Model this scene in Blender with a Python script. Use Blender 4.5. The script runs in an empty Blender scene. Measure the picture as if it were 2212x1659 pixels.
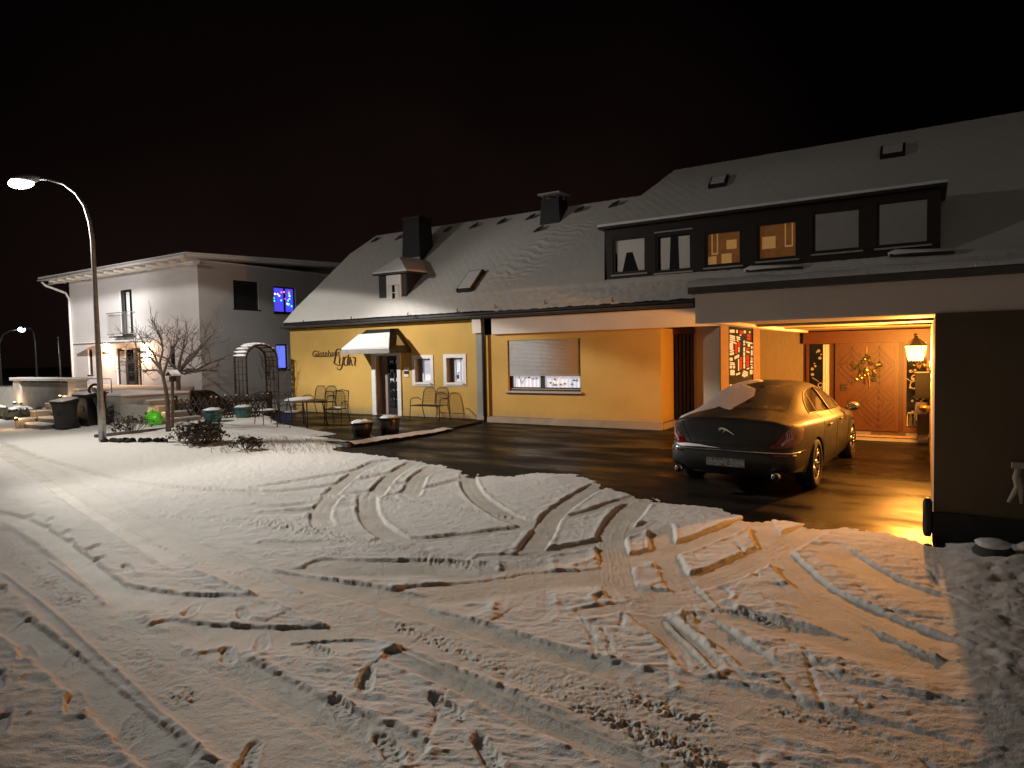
import bpy, bmesh, math, random
import numpy as np
from mathutils import Vector, Matrix
from mathutils.bvhtree import BVHTree

SC = bpy.context.scene
COL = SC.collection
R = math.radians
random.seed(7)

# ------------------------------------------------------------------ camera
PW = 2212.0                       # width the picture was measured at
FPX, CXP, CYP = 1420.0, 1106.0, 829.5
YAW, PITCH, ROLL, EYE = R(32.2), R(2.7), R(1.15), 2.0
_fw = np.array([-math.sin(YAW)*math.cos(PITCH), math.cos(YAW)*math.cos(PITCH), -math.sin(PITCH)])
_r0 = np.array([math.cos(YAW), math.sin(YAW), 0.0])
_u0 = np.cross(_r0, _fw)
_rt = math.cos(ROLL)*_r0 - math.sin(ROLL)*_u0
_up = math.sin(ROLL)*_r0 + math.cos(ROLL)*_u0
cam = bpy.data.cameras.new('camera')
cam.sensor_width = 36.0
cam.lens = 36.0*FPX/PW
cam.clip_start, cam.clip_end = 0.05, 1000.0
cam_o = bpy.data.objects.new('camera', cam)
COL.objects.link(cam_o)
cam_o.matrix_world = Matrix(((_rt[0], _up[0], -_fw[0], 0.0), (_rt[1], _up[1], -_fw[1], 0.0),
                             (_rt[2], _up[2], -_fw[2], EYE), (0, 0, 0, 1)))
SC.camera = cam_o

# ------------------------------------------------------------------ night sky and exposure
SC.view_settings.view_transform = 'Standard'
SC.view_settings.look = 'None'
SC.view_settings.gamma = 1.0
SC.view_settings.exposure = 0.0
SC.cycles.use_denoising = True
SC.cycles.max_bounces = 6
SC.cycles.sample_clamp_indirect = 4.0
W = bpy.data.worlds.new('World')
SC.world = W
W.use_nodes = True
wn, wl = W.node_tree.nodes, W.node_tree.links
wn.clear()
w_out = wn.new('ShaderNodeOutputWorld')
w_bg = wn.new('ShaderNodeBackground')
w_sky = wn.new('ShaderNodeTexSky')
w_sky.sky_type = 'NISHITA'
w_sky.sun_disc = False
w_sky.sun_elevation = R(-9.0)
w_sky.sun_rotation = R(200)
w_tc = wn.new('ShaderNodeTexCoord')
w_sep = wn.new('ShaderNodeSeparateXYZ')
w_r = wn.new('ShaderNodeValToRGB')           # town glow on low cloud: brown, strongest ahead and low
w_r.color_ramp.elements[0].position = 0.02
w_r.color_ramp.elements[0].color = (0.0085, 0.0044, 0.0036, 1)
w_r.color_ramp.elements[1].position = 0.62
w_r.color_ramp.elements[1].color = (0.0006, 0.0004, 0.0004, 1)
w_dot = wn.new('ShaderNodeVectorMath'); w_dot.operation = 'DOT_PRODUCT'
w_dot.inputs[1].default_value = (-0.66, 0.75, 0.0)
w_m = wn.new('ShaderNodeMapRange')
w_m.inputs[1].default_value, w_m.inputs[2].default_value = 0.78, 0.98
w_m.inputs[3].default_value, w_m.inputs[4].default_value = 0.12, 1.0
w_mul = wn.new('ShaderNodeVectorMath'); w_mul.operation = 'SCALE'
w_sc2 = wn.new('ShaderNodeVectorMath'); w_sc2.operation = 'SCALE'
w_sc2.inputs[3].default_value = 0.05
w_add = wn.new('ShaderNodeVectorMath'); w_add.operation = 'ADD'
wl.new(w_tc.outputs['Generated'], w_sep.inputs[0])
wl.new(w_sep.outputs['Z'], w_r.inputs['Fac'])
wl.new(w_tc.outputs['Generated'], w_dot.inputs[0])
wl.new(w_dot.outputs['Value'], w_m.inputs[0])
w_nz = wn.new('ShaderNodeTexNoise'); w_nz.inputs['Scale'].default_value = 2.2; w_nz.inputs['Detail'].default_value = 4
w_nm = wn.new('ShaderNodeMapRange'); w_nm.inputs[1].default_value, w_nm.inputs[2].default_value = 0.3, 0.7
w_nm.inputs[3].default_value, w_nm.inputs[4].default_value = 0.6, 1.45
w_ns = wn.new('ShaderNodeVectorMath'); w_ns.operation = 'SCALE'
wl.new(w_tc.outputs['Generated'], w_nz.inputs['Vector']); wl.new(w_nz.outputs['Fac'], w_nm.inputs[0])
wl.new(w_r.outputs['Color'], w_ns.inputs[0]); wl.new(w_nm.outputs[0], w_ns.inputs[3])
wl.new(w_ns.outputs[0], w_mul.inputs[0])
wl.new(w_m.outputs[0], w_mul.inputs[3])
wl.new(w_sky.outputs['Color'], w_sc2.inputs[0])
wl.new(w_mul.outputs[0], w_add.inputs[0])
wl.new(w_sc2.outputs[0], w_add.inputs[1])
w_back = wn.new('ShaderNodeVectorMath'); w_back.operation = 'DOT_PRODUCT'      # added sky glow behind the camera, out of view, to fill fascia and snow shadows
w_back.inputs[1].default_value = (0.42, -0.90, -0.05)
w_bm = wn.new('ShaderNodeMapRange'); w_bm.interpolation_type = 'SMOOTHSTEP'
w_bm.inputs[1].default_value, w_bm.inputs[2].default_value = 0.35, 0.97
w_bm.inputs[3].default_value, w_bm.inputs[4].default_value = 0.0, 1.0
w_bs = wn.new('ShaderNodeVectorMath'); w_bs.operation = 'SCALE'; w_bs.inputs[0].default_value = (0.105, 0.088, 0.074)
w_ad2 = wn.new('ShaderNodeVectorMath'); w_ad2.operation = 'ADD'
wl.new(w_tc.outputs['Generated'], w_back.inputs[0]); wl.new(w_back.outputs['Value'], w_bm.inputs[0]); wl.new(w_bm.outputs[0], w_bs.inputs[3])
wl.new(w_add.outputs[0], w_ad2.inputs[0]); wl.new(w_bs.outputs[0], w_ad2.inputs[1])
wl.new(w_ad2.outputs[0], w_bg.inputs['Color'])
w_bg.inputs['Strength'].default_value = 1.0
wl.new(w_bg.outputs[0], w_out.inputs['Surface'])

STREET_LAMP_POWER = 14000.0
LANTERN_POWER = 2600.0


def pixel_ray(x, y):
    return _fw + _rt*(x-CXP)/FPX + _up*(CYP-y)/FPX


def onz(x, y, z=0.0):
    d = pixel_ray(x, y)
    return np.array([0, 0, EYE]) + d*((z-EYE)/d[2])


def onY(x, y, Y):
    d = pixel_ray(x, y)
    return np.array([0, 0, EYE]) + d*(Y/d[1])


def onX(x, y, X):
    d = pixel_ray(x, y)
    return np.array([0, 0, EYE]) + d*(X/d[0])


K = PW/3840.0


def crop(ox, oy, s):
    return lambda x, y: ((ox+x*s)*K, (oy+y*s)*K)


# ------------------------------------------------------------------ materials
MATS = {}


def mat(name, color, rough=0.6, metal=0.0, var=0.15, scale=6.0, bump=0.0, bscale=40.0, emit=None, estr=0.0,
        spec=0.5, coat=0.0, stretch=(1, 1, 1), rvar=0.0, bdist=0.01):
    m = bpy.data.materials.new(name)
    m.use_nodes = True
    n, l = m.node_tree.nodes, m.node_tree.links
    b = n['Principled BSDF']
    b.inputs['Roughness'].default_value = rough
    b.inputs['Metallic'].default_value = metal
    b.inputs['Specular IOR Level'].default_value = spec
    b.inputs['Coat Weight'].default_value = coat
    tc = n.new('ShaderNodeTexCoord')
    mp = n.new('ShaderNodeMapping')
    mp.inputs['Scale'].default_value = stretch
    l.new(tc.outputs['Object'], mp.inputs['Vector'])
    ns = n.new('ShaderNodeTexNoise')
    ns.inputs['Scale'].default_value = scale
    ns.inputs['Detail'].default_value = 6
    l.new(mp.outputs[0], ns.inputs['Vector'])
    rp = n.new('ShaderNodeValToRGB')
    rp.color_ramp.elements[0].position, rp.color_ramp.elements[1].position = 0.3, 0.7
    rp.color_ramp.elements[0].color = tuple(c*(1-var) for c in color)+(1,)
    rp.color_ramp.elements[1].color = tuple(min(1, c*(1+var)) for c in color)+(1,)
    l.new(ns.outputs['Fac'], rp.inputs['Fac'])
    l.new(rp.outputs['Color'], b.inputs['Base Color'])
    if rvar:
        mr = n.new('ShaderNodeMapRange')
        mr.inputs[1].default_value, mr.inputs[2].default_value = 0.35, 0.65
        mr.inputs[3].default_value, mr.inputs[4].default_value = max(0.02, rough-rvar), min(1, rough+rvar)
        l.new(ns.outputs['Fac'], mr.inputs[0])
        l.new(mr.outputs[0], b.inputs['Roughness'])
    if bump:
        n2 = n.new('ShaderNodeTexNoise')
        n2.inputs['Scale'].default_value = bscale
        n2.inputs['Detail'].default_value = 5
        l.new(mp.outputs[0], n2.inputs['Vector'])
        bp = n.new('ShaderNodeBump')
        bp.inputs['Strength'].default_value = bump
        bp.inputs['Distance'].default_value = bdist
        l.new(n2.outputs['Fac'], bp.inputs['Height'])
        l.new(bp.outputs[0], b.inputs['Normal'])
    if emit is not None:
        b.inputs['Emission Color'].default_value = tuple(emit)+(1,)
        b.inputs['Emission Strength'].default_value = estr
    MATS[name] = m
    return m


m = mat('yellow_render', (0.62, 0.39, 0.105), 0.9, var=0.07, scale=1.2, bump=0.35, bscale=120)
n, l = m.node_tree.nodes, m.node_tree.links                       # rain splash greying the foot of the wall
tc = n.new('ShaderNodeTexCoord'); sp = n.new('ShaderNodeSeparateXYZ'); nz = n.new('ShaderNodeTexNoise'); nz.inputs['Scale'].default_value = 4.0; nz.inputs['Detail'].default_value = 8
ma = n.new('ShaderNodeMath'); ma.operation = 'MULTIPLY_ADD'; ma.inputs[1].default_value = -0.9
mr = n.new('ShaderNodeMapRange'); mr.inputs[1].default_value, mr.inputs[2].default_value = -0.02, -0.34; mr.inputs[3].default_value, mr.inputs[4].default_value = 0.75, 0.0
mixc = n.new('ShaderNodeMix'); mixc.data_type = 'RGBA'; mixc.inputs[7].default_value = (0.30, 0.25, 0.15, 1)
b = n['Principled BSDF']; src = b.inputs['Base Color'].links[0].from_socket
l.new(tc.outputs['Object'], sp.inputs[0]); l.new(tc.outputs['Object'], nz.inputs['Vector'])
ms_ = n.new('ShaderNodeMath'); ms_.operation = 'MULTIPLY_ADD'; ms_.inputs[1].default_value = 0.25; ms_.inputs[2].default_value = -0.12
l.new(nz.outputs['Fac'], ms_.inputs[0]); l.new(sp.outputs['Z'], ma.inputs[0]); l.new(ms_.outputs[0], ma.inputs[2]); l.new(ma.outputs[0], mr.inputs[0])
l.new(mr.outputs[0], mixc.inputs[0]); l.new(src, mixc.inputs[6]); l.new(mixc.outputs[2], b.inputs['Base Color'])
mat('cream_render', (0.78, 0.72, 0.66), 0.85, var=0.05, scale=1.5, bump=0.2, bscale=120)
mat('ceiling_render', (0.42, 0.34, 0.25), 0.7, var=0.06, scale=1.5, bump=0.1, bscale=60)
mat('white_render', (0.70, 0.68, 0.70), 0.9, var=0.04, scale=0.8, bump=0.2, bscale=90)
mat('white_render_shaded', (0.42, 0.41, 0.41), 0.9, var=0.05, scale=0.8, bump=0.2, bscale=90)  # white render darkened so the side face looks dimly lit
mat('grey_plinth', (0.30, 0.29, 0.28), 0.9, var=0.12, scale=3, bump=0.3, bscale=70)
mat('pale_plinth', (0.36, 0.30, 0.22), 0.85, var=0.14, scale=3, bump=0.3, bscale=60)
mat('dark_plinth', (0.02, 0.02, 0.02), 0.8, var=0.2)
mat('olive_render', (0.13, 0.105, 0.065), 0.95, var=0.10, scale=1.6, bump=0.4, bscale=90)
mat('white_trim', (0.80, 0.80, 0.79), 0.55, var=0.03)
mat('reveal_brown', (0.34, 0.26, 0.21), 0.8, var=0.06)
mat('slate', (0.016, 0.0155, 0.016), 0.6, var=0.35, scale=14, bump=0.5, bscale=25)
mat('dark_wood', (0.022, 0.014, 0.011), 0.5, var=0.3, scale=8, stretch=(1, 1, 6))
mat('gutter_zinc', (0.12, 0.115, 0.11), 0.5, metal=0.6, var=0.2)
mat('dark_metal', (0.03, 0.03, 0.032), 0.45, metal=0.3, var=0.25)
mat('black_plastic', (0.018, 0.019, 0.022), 0.45, var=0.2)
mat('galvanised', (0.36, 0.36, 0.36), 0.45, metal=0.6, var=0.2, scale=10)
mat('lamp_head', (0.30, 0.30, 0.31), 0.4, metal=0.4)
mat('snow_cap', (0.86, 0.86, 0.88), 0.65, var=0.03, scale=20, bump=0.5, bscale=55, bdist=0.02)
mat('dark_glass', (0.012, 0.013, 0.016), 0.06, var=0.1, spec=0.6)
mat('shutter', (0.44, 0.42, 0.41), 0.6, var=0.05)
mat('curtain', (0.75, 0.74, 0.71), 0.9, var=0.06, scale=9, stretch=(8, 1, 1))
mat('lit_curtain', (0.8, 0.8, 0.84), 0.9, var=0.05, emit=(0.86, 0.88, 1.0), estr=0.42)
mat('amber_room', (0.30, 0.12, 0.04), 0.8, var=0.3, scale=5, emit=(0.60, 0.22, 0.05), estr=0.085)
mat('amber_bright', (0.5, 0.3, 0.1), 0.8, emit=(0.85, 0.42, 0.12), estr=0.22)
mat('blue_window', (0.05, 0.05, 0.3), 0.5, var=0.1, emit=(0.09, 0.08, 1.0), estr=0.85)
mat('pale_blue_window', (0.1, 0.1, 0.4), 0.5, var=0.1, emit=(0.16, 0.22, 1.0), estr=0.95)
for nm, c in dict(red=(1, 0.05, 0.05), green=(0.05, 1, 0.35), cyan=(0.1, 0.8, 1), white=(0.9, 0.9, 1), orange=(1, 0.3, 0.05), magenta=(1, 0.1, 0.7)).items():
    mat('fairy_'+nm, c, emit=c, estr=2.2)
mat('door_wood', (0.078, 0.022, 0.0045), 0.42, var=0.22, scale=5, bump=0.15, bscale=30, stretch=(6, 6, 1))
mat('door_wood_dark', (0.045, 0.013, 0.004), 0.45, var=0.25, scale=5)
mat('lintel_wood', (0.085, 0.023, 0.005), 0.45, var=0.2, scale=5, stretch=(1, 1, 8))
mat('frame_wood', (0.40, 0.25, 0.13), 0.5, var=0.12, scale=5, stretch=(6, 6, 1))
mat('teal_glaze', (0.022, 0.105, 0.105), 0.28, var=0.25, scale=9, coat=0.4)
mat('dark_glaze', (0.022, 0.017, 0.012), 0.3, var=0.4, scale=7)
mat('earth', (0.035, 0.027, 0.02), 0.95, var=0.4, scale=8, bump=0.8, bscale=20)
mat('bark', (0.13, 0.105, 0.085), 0.9, var=0.35, scale=14, bump=0.6, bscale=40)
mat('twig', (0.12, 0.09, 0.07), 0.9, var=0.3, scale=10)
mat('shrub_leaf', (0.05, 0.045, 0.025), 0.8, var=0.4, scale=6)
mat('dry_grass', (0.20, 0.15, 0.08), 0.9, var=0.3)
mat('fence_wood', (0.05, 0.035, 0.025), 0.85, var=0.3, scale=9, bump=0.4, bscale=30)
mat('concrete_pale', (0.44, 0.42, 0.39), 0.9, var=0.14, scale=2.5, bump=0.4, bscale=40)
mat('concrete_dark', (0.14, 0.135, 0.13), 0.9, var=0.2, scale=2.5, bump=0.4, bscale=40)
mat('green_plastic', (0.14, 0.80, 0.04), 0.35, var=0.25, scale=5, bump=0.4, bscale=9, bdist=0.05)
mat('letter_brown', (0.10, 0.035, 0.012), 0.6, var=0.1)
mat('mailbox_dark', (0.0035, 0.0033, 0.003), 0.85, spec=0.1)
mat('frosted_glass', (0.055, 0.052, 0.047), 0.42, var=0.75, scale=7, rvar=0.15)
mat('frosted', (0.62, 0.60, 0.62), 0.5, var=0.35, scale=14)
mat('chrome', (0.75, 0.74, 0.72), 0.12, metal=1.0, var=0.03)
mat('car_paint', (0.020, 0.021, 0.019), 0.48, metal=0.0, var=0.25, scale=5, coat=0.12, spec=0.35, rvar=0.06)
mat('car_dark', (0.008, 0.008, 0.008), 0.6, var=0.1)
mat('tyre', (0.016, 0.016, 0.016), 0.85, var=0.3, scale=20)
mat('rim_alloy', (0.50, 0.50, 0.48), 0.3, metal=0.9, var=0.1)
mat('tail_red', (0.15, 0.006, 0.006), 0.12, var=0.25, scale=18, coat=1.0)
mat('tail_clear', (0.65, 0.45, 0.42), 0.15, var=0.1, coat=1.0)
mat('plate_white', (0.17, 0.17, 0.16), 0.5, var=0.7, scale=30)
mat('plate_dark', (0.10, 0.10, 0.10), 0.6)
mat('glass_white', (0.72, 0.66, 0.52), 0.3, var=0.12, emit=(0.95, 0.80, 0.55), estr=0.30)
mat('glass_red', (0.6, 0.03, 0.01), 0.2, var=0.2, emit=(1.0, 0.05, 0.01), estr=0.35)
mat('glass_blue', (0.02, 0.05, 0.12), 0.2)
mat('lead', (0.012, 0.011, 0.011), 0.5)
mat('brass', (0.45, 0.26, 0.08), 0.3, metal=0.9)
mat('sticker_white', (0.30, 0.28, 0.22), 0.8, var=0.1)
mat('mat_fibre', (0.10, 0.07, 0.045), 0.95, var=0.3, scale=30)
mat('moss_green', (0.05, 0.05, 0.02), 0.9, var=0.4, scale=20)
mat('white_pot', (0.62, 0.58, 0.50), 0.5)
mat('pale_cloth', (0.50, 0.47, 0.40), 0.9)
mat('stone_dark', (0.06, 0.055, 0.05), 0.9, var=0.3, bump=0.6, bscale=12)
mat('street_lens', (0.9, 0.9, 0.95), 0.3, emit=(0.93, 0.95, 1.0), estr=28.0)
mat('far_lens', (0.9, 0.9, 1.0), 0.3, emit=(0.80, 0.85, 1.0), estr=14.0)
mat('sconce_glow', (0.9, 0.7, 0.5), 0.4, emit=(1.0, 0.62, 0.35), estr=5.0)

m = bpy.data.materials.new('lantern_glass')          # frosted amber panes round the bulb
m.use_nodes = True
n, l = m.node_tree.nodes, m.node_tree.links
n.clear()
o_ = n.new('ShaderNodeOutputMaterial'); mx = n.new('ShaderNodeMixShader')
em = n.new('ShaderNodeEmission'); tr = n.new('ShaderNodeBsdfTransparent')
em.inputs['Color'].default_value = (1.0, 0.52, 0.12, 1); em.inputs['Strength'].default_value = 11.0
tr.inputs['Color'].default_value = (1.0, 0.9, 0.75, 1)
mx.inputs[0].default_value = 0.55
l.new(em.outputs[0], mx.inputs[1]); l.new(tr.outputs[0], mx.inputs[2]); l.new(mx.outputs[0], o_.inputs['Surface'])
MATS['lantern_glass'] = m

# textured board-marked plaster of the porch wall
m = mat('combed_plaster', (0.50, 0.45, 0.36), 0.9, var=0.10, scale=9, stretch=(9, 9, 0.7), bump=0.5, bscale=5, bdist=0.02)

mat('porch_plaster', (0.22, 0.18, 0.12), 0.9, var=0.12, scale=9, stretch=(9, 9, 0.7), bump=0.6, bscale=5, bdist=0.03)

# wet asphalt
m = bpy.data.materials.new('wet_asphalt'); m.use_nodes = True; MATS['wet_asphalt'] = m
n, l = m.node_tree.nodes, m.node_tree.links
b = n['Principled BSDF']
tc = n.new('ShaderNodeTexCoord')
n1 = n.new('ShaderNodeTexNoise'); n1.inputs['Scale'].default_value = 0.9; n1.inputs['Detail'].default_value = 7
n2 = n.new('ShaderNodeTexNoise'); n2.inputs['Scale'].default_value = 60; n2.inputs['Detail'].default_value = 4
mp = n.new('ShaderNodeMapping'); mp.inputs['Scale'].default_value = (0.6, 1.6, 1)
l.new(tc.outputs['Object'], mp.inputs[0]); l.new(mp.outputs[0], n1.inputs['Vector']); l.new(tc.outputs['Object'], n2.inputs['Vector'])
rr = n.new('ShaderNodeMapRange'); rr.inputs[1].default_value, rr.inputs[2].default_value = 0.38, 0.62
rr.inputs[3].default_value, rr.inputs[4].default_value = 0.26, 0.60
l.new(n1.outputs['Fac'], rr.inputs[0]); l.new(rr.outputs[0], b.inputs['Roughness'])
rp = n.new('ShaderNodeValToRGB')
rp.color_ramp.elements[0].position, rp.color_ramp.elements[1].position = 0.35, 0.7
rp.color_ramp.elements[0].color = (0.007, 0.0065, 0.006, 1); rp.color_ramp.elements[1].color = (0.024, 0.020, 0.016, 1)
l.new(n1.outputs['Fac'], rp.inputs['Fac']); l.new(rp.outputs[0], b.inputs['Base Color'])
bp = n.new('ShaderNodeBump'); bp.inputs['Strength'].default_value = 0.25; bp.inputs['Distance'].default_value = 0.004
l.new(n2.outputs['Fac'], bp.inputs['Height']); l.new(bp.outputs[0], b.inputs['Normal'])
b.inputs['Specular IOR Level'].default_value = 0.07

# snow on the ground: loose snow and tyre-packed snow (attribute "packed")
m = bpy.data.materials.new('ground_snow'); m.use_nodes = True; MATS['ground_snow'] = m
n, l = m.node_tree.nodes, m.node_tree.links
b = n['Principled BSDF']
at = n.new('ShaderNodeAttribute'); at.attribute_name = 'packed'
tc = n.new('ShaderNodeTexCoord')
n1 = n.new('ShaderNodeTexNoise'); n1.inputs['Scale'].default_value = 3.0; n1.inputs['Detail'].default_value = 8
n2 = n.new('ShaderNodeTexNoise'); n2.inputs['Scale'].default_value = 38; n2.inputs['Detail'].default_value = 6; n2.inputs['Roughness'].default_value = 0.65
n3 = n.new('ShaderNodeTexNoise'); n3.inputs['Scale'].default_value = 150; n3.inputs['Detail'].default_value = 3
for q in (n1, n2, n3): l.new(tc.outputs['Object'], q.inputs['Vector'])
c1 = n.new('ShaderNodeValToRGB')
c1.color_ramp.elements[0].color = (0.76, 0.735, 0.69, 1); c1.color_ramp.elements[1].color = (0.83, 0.81, 0.77, 1)
c2 = n.new('ShaderNodeValToRGB')
c2.color_ramp.elements[0].position, c2.color_ramp.elements[1].position = 0.3, 0.7
c2.color_ramp.elements[0].color = (0.56, 0.52, 0.45, 1); c2.color_ramp.elements[1].color = (0.72, 0.68, 0.60, 1)
l.new(n1.outputs['Fac'], c1.inputs[0]); l.new(n1.outputs['Fac'], c2.inputs[0])
cm = n.new('ShaderNodeMix'); cm.data_type = 'RGBA'
l.new(at.outputs['Fac'], cm.inputs[0]); l.new(c1.outputs[0], cm.inputs[6]); l.new(c2.outputs[0], cm.inputs[7])
l.new(cm.outputs[2], b.inputs['Base Color'])
ad = n.new('ShaderNodeMath'); ad.operation = 'ADD'
l.new(n2.outputs['Fac'], ad.inputs[0]); l.new(n3.outputs['Fac'], ad.inputs[1])
bp = n.new('ShaderNodeBump'); bp.inputs['Strength'].default_value = 0.7; bp.inputs['Distance'].default_value = 0.012
l.new(ad.outputs[0], bp.inputs['Height']); l.new(bp.outputs[0], b.inputs['Normal'])
rr = n.new('ShaderNodeMapRange'); rr.inputs[3].default_value, rr.inputs[4].default_value = 0.85, 0.68
l.new(at.outputs['Fac'], rr.inputs[0]); l.new(rr.outputs[0], b.inputs['Roughness'])


# ------------------------------------------------------------------ mesh helpers
class MB:
    def __init__(s):
        s.v, s.f, s.mi, s.ms = [], [], [], []
        s.smooth = False

    def _m(s, name):
        if name not in s.ms: s.ms.append(name)
        return s.ms.index(name)

    def add(s, vs, fs, m):
        o = len(s.v); k = s._m(m)
        s.v += [tuple(map(float, q)) for q in vs]
        for f in fs:
            s.f.append([i+o for i in f]); s.mi.append(k)

    def quad(s, a, b, c, d, m): s.add([a, b, c, d], [(0, 1, 2, 3)], m)

    def box(s, a, b, m, skip=()):
        x0, y0, z0 = a; x1, y1, z1 = b
        vs = [(x0, y0, z0), (x1, y0, z0), (x1, y1, z0), (x0, y1, z0), (x0, y0, z1), (x1, y0, z1), (x1, y1, z1), (x0, y1, z1)]
        s.add(vs, [(3, 2, 1, 0), (4, 5, 6, 7), (0, 1, 5, 4), (1, 2, 6, 5), (2, 3, 7, 6), (3, 0, 4, 7)], m)

    def obox(s, c, size, m, rot=None):
        sx, sy, sz = [q/2 for q in size]
        M = rot if rot is not None else Matrix.Identity(3)
        vs = []
        for z in (-sz, sz):
            for x, y in ((-sx, -sy), (sx, -sy), (sx, sy), (-sx, sy)):
                p = M @ Vector((x, y, z)) + Vector(c); vs.append(tuple(p))
        s.add(vs, [(3, 2, 1, 0), (4, 5, 6, 7), (0, 1, 5, 4), (1, 2, 6, 5), (2, 3, 7, 6), (3, 0, 4, 7)], m)

    def bar(s, a, b, w, h, m):
        a, b = Vector(a), Vector(b); d = (b-a)
        if d.length < 1e-6: return
        q = d.to_track_quat('X', 'Z').to_matrix()
        s.obox((a+b)/2, (d.length, w, h), m, q)

    def tube(s, pts, r, m, n=8, cap=True):
        pts = [Vector(p) for p in pts]
        k = len(pts)
        rs = r if isinstance(r, (list, tuple)) else [r]*k
        vs, fs = [], []
        up = None
        for i, p in enumerate(pts):
            d = (pts[min(i+1, k-1)]-pts[max(i-1, 0)])
            d = d.normalized() if d.length > 1e-9 else Vector((0, 0, 1))
            if up is None:
                up = Vector((0, 0, 1)) if abs(d.z) < 0.9 else Vector((1, 0, 0))
            a = d.cross(up)
            if a.length < 1e-4:
                a = d.cross(Vector((0.3, 1, 0.2)))
            a.normalize(); bb = a.cross(d); up = bb
            for j in range(n):
                t = 2*math.pi*j/n
                vs.append(p+(a*math.cos(t)+bb*math.sin(t))*rs[i])
        for i in range(k-1):
            for j in range(n):
                fs.append((i*n+j, i*n+(j+1) % n, (i+1)*n+(j+1) % n, (i+1)*n+j))
        if cap:
            fs.append(tuple(range(n))[::-1]); fs.append(tuple((k-1)*n+j for j in range(n)))
        s.add(vs, fs, m)

    def lathe(s, prof, c, m, n=24, sx=1.0, sy=1.0):
        vs, fs = [], []
        for r, z in prof:
            for j in range(n):
                t = 2*math.pi*j/n
                vs.append((c[0]+r*math.cos(t)*sx, c[1]+r*math.sin(t)*sy, c[2]+z))
        k = len(prof)
        for i in range(k-1):
            for j in range(n):
                fs.append((i*n+j, i*n+(j+1) % n, (i+1)*n+(j+1) % n, (i+1)*n+j))
        fs.append(tuple(range(n))[::-1]); fs.append(tuple((k-1)*n+j for j in range(n)))
        s.add(vs, fs, m)

    def ball(s, c, rx, ry, rz, m, nu=12, nv=8, jit=0.0):
        vs, fs = [], []
        for i in range(nv+1):
            ph = math.pi*i/nv
            for j in range(nu):
                t = 2*math.pi*j/nu
                q = 1+random.uniform(-jit, jit)
                vs.append((c[0]+rx*q*math.sin(ph)*math.cos(t), c[1]+ry*q*math.sin(ph)*math.sin(t), c[2]+rz*q*math.cos(ph)))
        for i in range(nv):
            for j in range(nu):
                fs.append((i*nu+j, (i+1)*nu+j, (i+1)*nu+(j+1) % nu, i*nu+(j+1) % nu))
        s.add(vs, fs, m)

    def prism(s, poly, off, m):
        k = len(poly); off = Vector(off)
        vs = [Vector(p) for p in poly]+[Vector(p)+off for p in poly]
        fs = [tuple(range(k)), tuple(range(2*k-1, k-1, -1))]
        for i in range(k):
            j = (i+1) % k
            fs.append((i, i+k, j+k, j))
        s.add(vs, fs, m)

    def build(s, name, parent=None, smooth=None, bevel=0.0):
        me = bpy.data.meshes.new(name)
        me.from_pydata(s.v, [], s.f)
        for q in s.ms: me.materials.append(MATS[q])
        me.polygons.foreach_set('material_index', s.mi)
        me.update()
        bm = bmesh.new(); bm.from_mesh(me); bmesh.ops.recalc_face_normals(bm, faces=bm.faces); bm.to_mesh(me); bm.free()
        o = bpy.data.objects.new(name, me); COL.objects.link(o)
        if smooth if smooth is not None else s.smooth:
            me.polygons.foreach_set('use_smooth', [True]*len(me.polygons))
        if bevel:
            md = o.modifiers.new('bevel', 'BEVEL'); md.width = bevel; md.segments = 2; md.limit_method = 'ANGLE'
        if parent is not None:
            o.parent = parent
            o.matrix_parent_inverse = parent.matrix_basis.inverted() if not isinstance(parent, tuple) else Matrix()
        return o


def tag(o, label, cat, group=None):
    o['label'] = label; o['category'] = cat
    if group: o['group'] = group
    return o


def thing(name, label, cat, loc=(0, 0, 0), rz=0.0, group=None):
    o = bpy.data.objects.new(name, None); COL.objects.link(o)
    o.location = loc; o.rotation_euler = (0, 0, rz)
    o.empty_display_size = 0.3
    return tag(o, label, cat, group)


def local(o):
    """a part built in its thing's own coordinates"""
    o.matrix_parent_inverse = Matrix()
    return o


def structure(o):
    o['kind'] = 'structure'; return o


def copy_thing(root, loc, rz, label):
    r = root.copy(); COL.objects.link(r); r.location = loc; r.rotation_euler = (0, 0, rz); r['label'] = label
    for ch in root.children:
        c = ch.copy(); COL.objects.link(c); c.parent = r
        for g in ch.children:
            d = g.copy(); COL.objects.link(d); d.parent = c
    return r


def smooth_by_angle(o, ang=40):
    me = o.data
    me.polygons.foreach_set('use_smooth', [True]*len(me.polygons))
    bm = bmesh.new(); bm.from_mesh(me)
    for e in bm.edges:
        if len(e.link_faces) == 2 and e.calc_face_angle(0) > R(ang): e.smooth = False
    bm.to_mesh(me); bm.free()
    return o


# numpy noise
def _h(ix, iy, s):
    v = np.sin(ix*127.1+iy*311.7+s*74.7)*43758.5453
    return v-np.floor(v)


def vnoise(x, y, s=0):
    ix, iy = np.floor(x), np.floor(y)
    fx, fy = x-ix, y-iy
    fx = fx*fx*fx*(fx*(fx*6-15)+10); fy = fy*fy*fy*(fy*(fy*6-15)+10)
    a, b_, c, d = _h(ix, iy, s), _h(ix+1, iy, s), _h(ix, iy+1, s), _h(ix+1, iy+1, s)
    return (a*(1-fx)+b_*fx)*(1-fy)+(c*(1-fx)+d*fx)*fy-0.5


def fbm(x, y, s=0, o=4, g=0.5):
    t = 0; a = 1.0
    for i in range(o):
        t = t+a*vnoise(x*2**i+i*17.3, y*2**i-i*9.1, s+i); a *= g
    return t


def sstep(a, b_, x):
    t = np.clip((x-a)/(b_-a), 0, 1)
    return t*t*(3-2*t)


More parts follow.
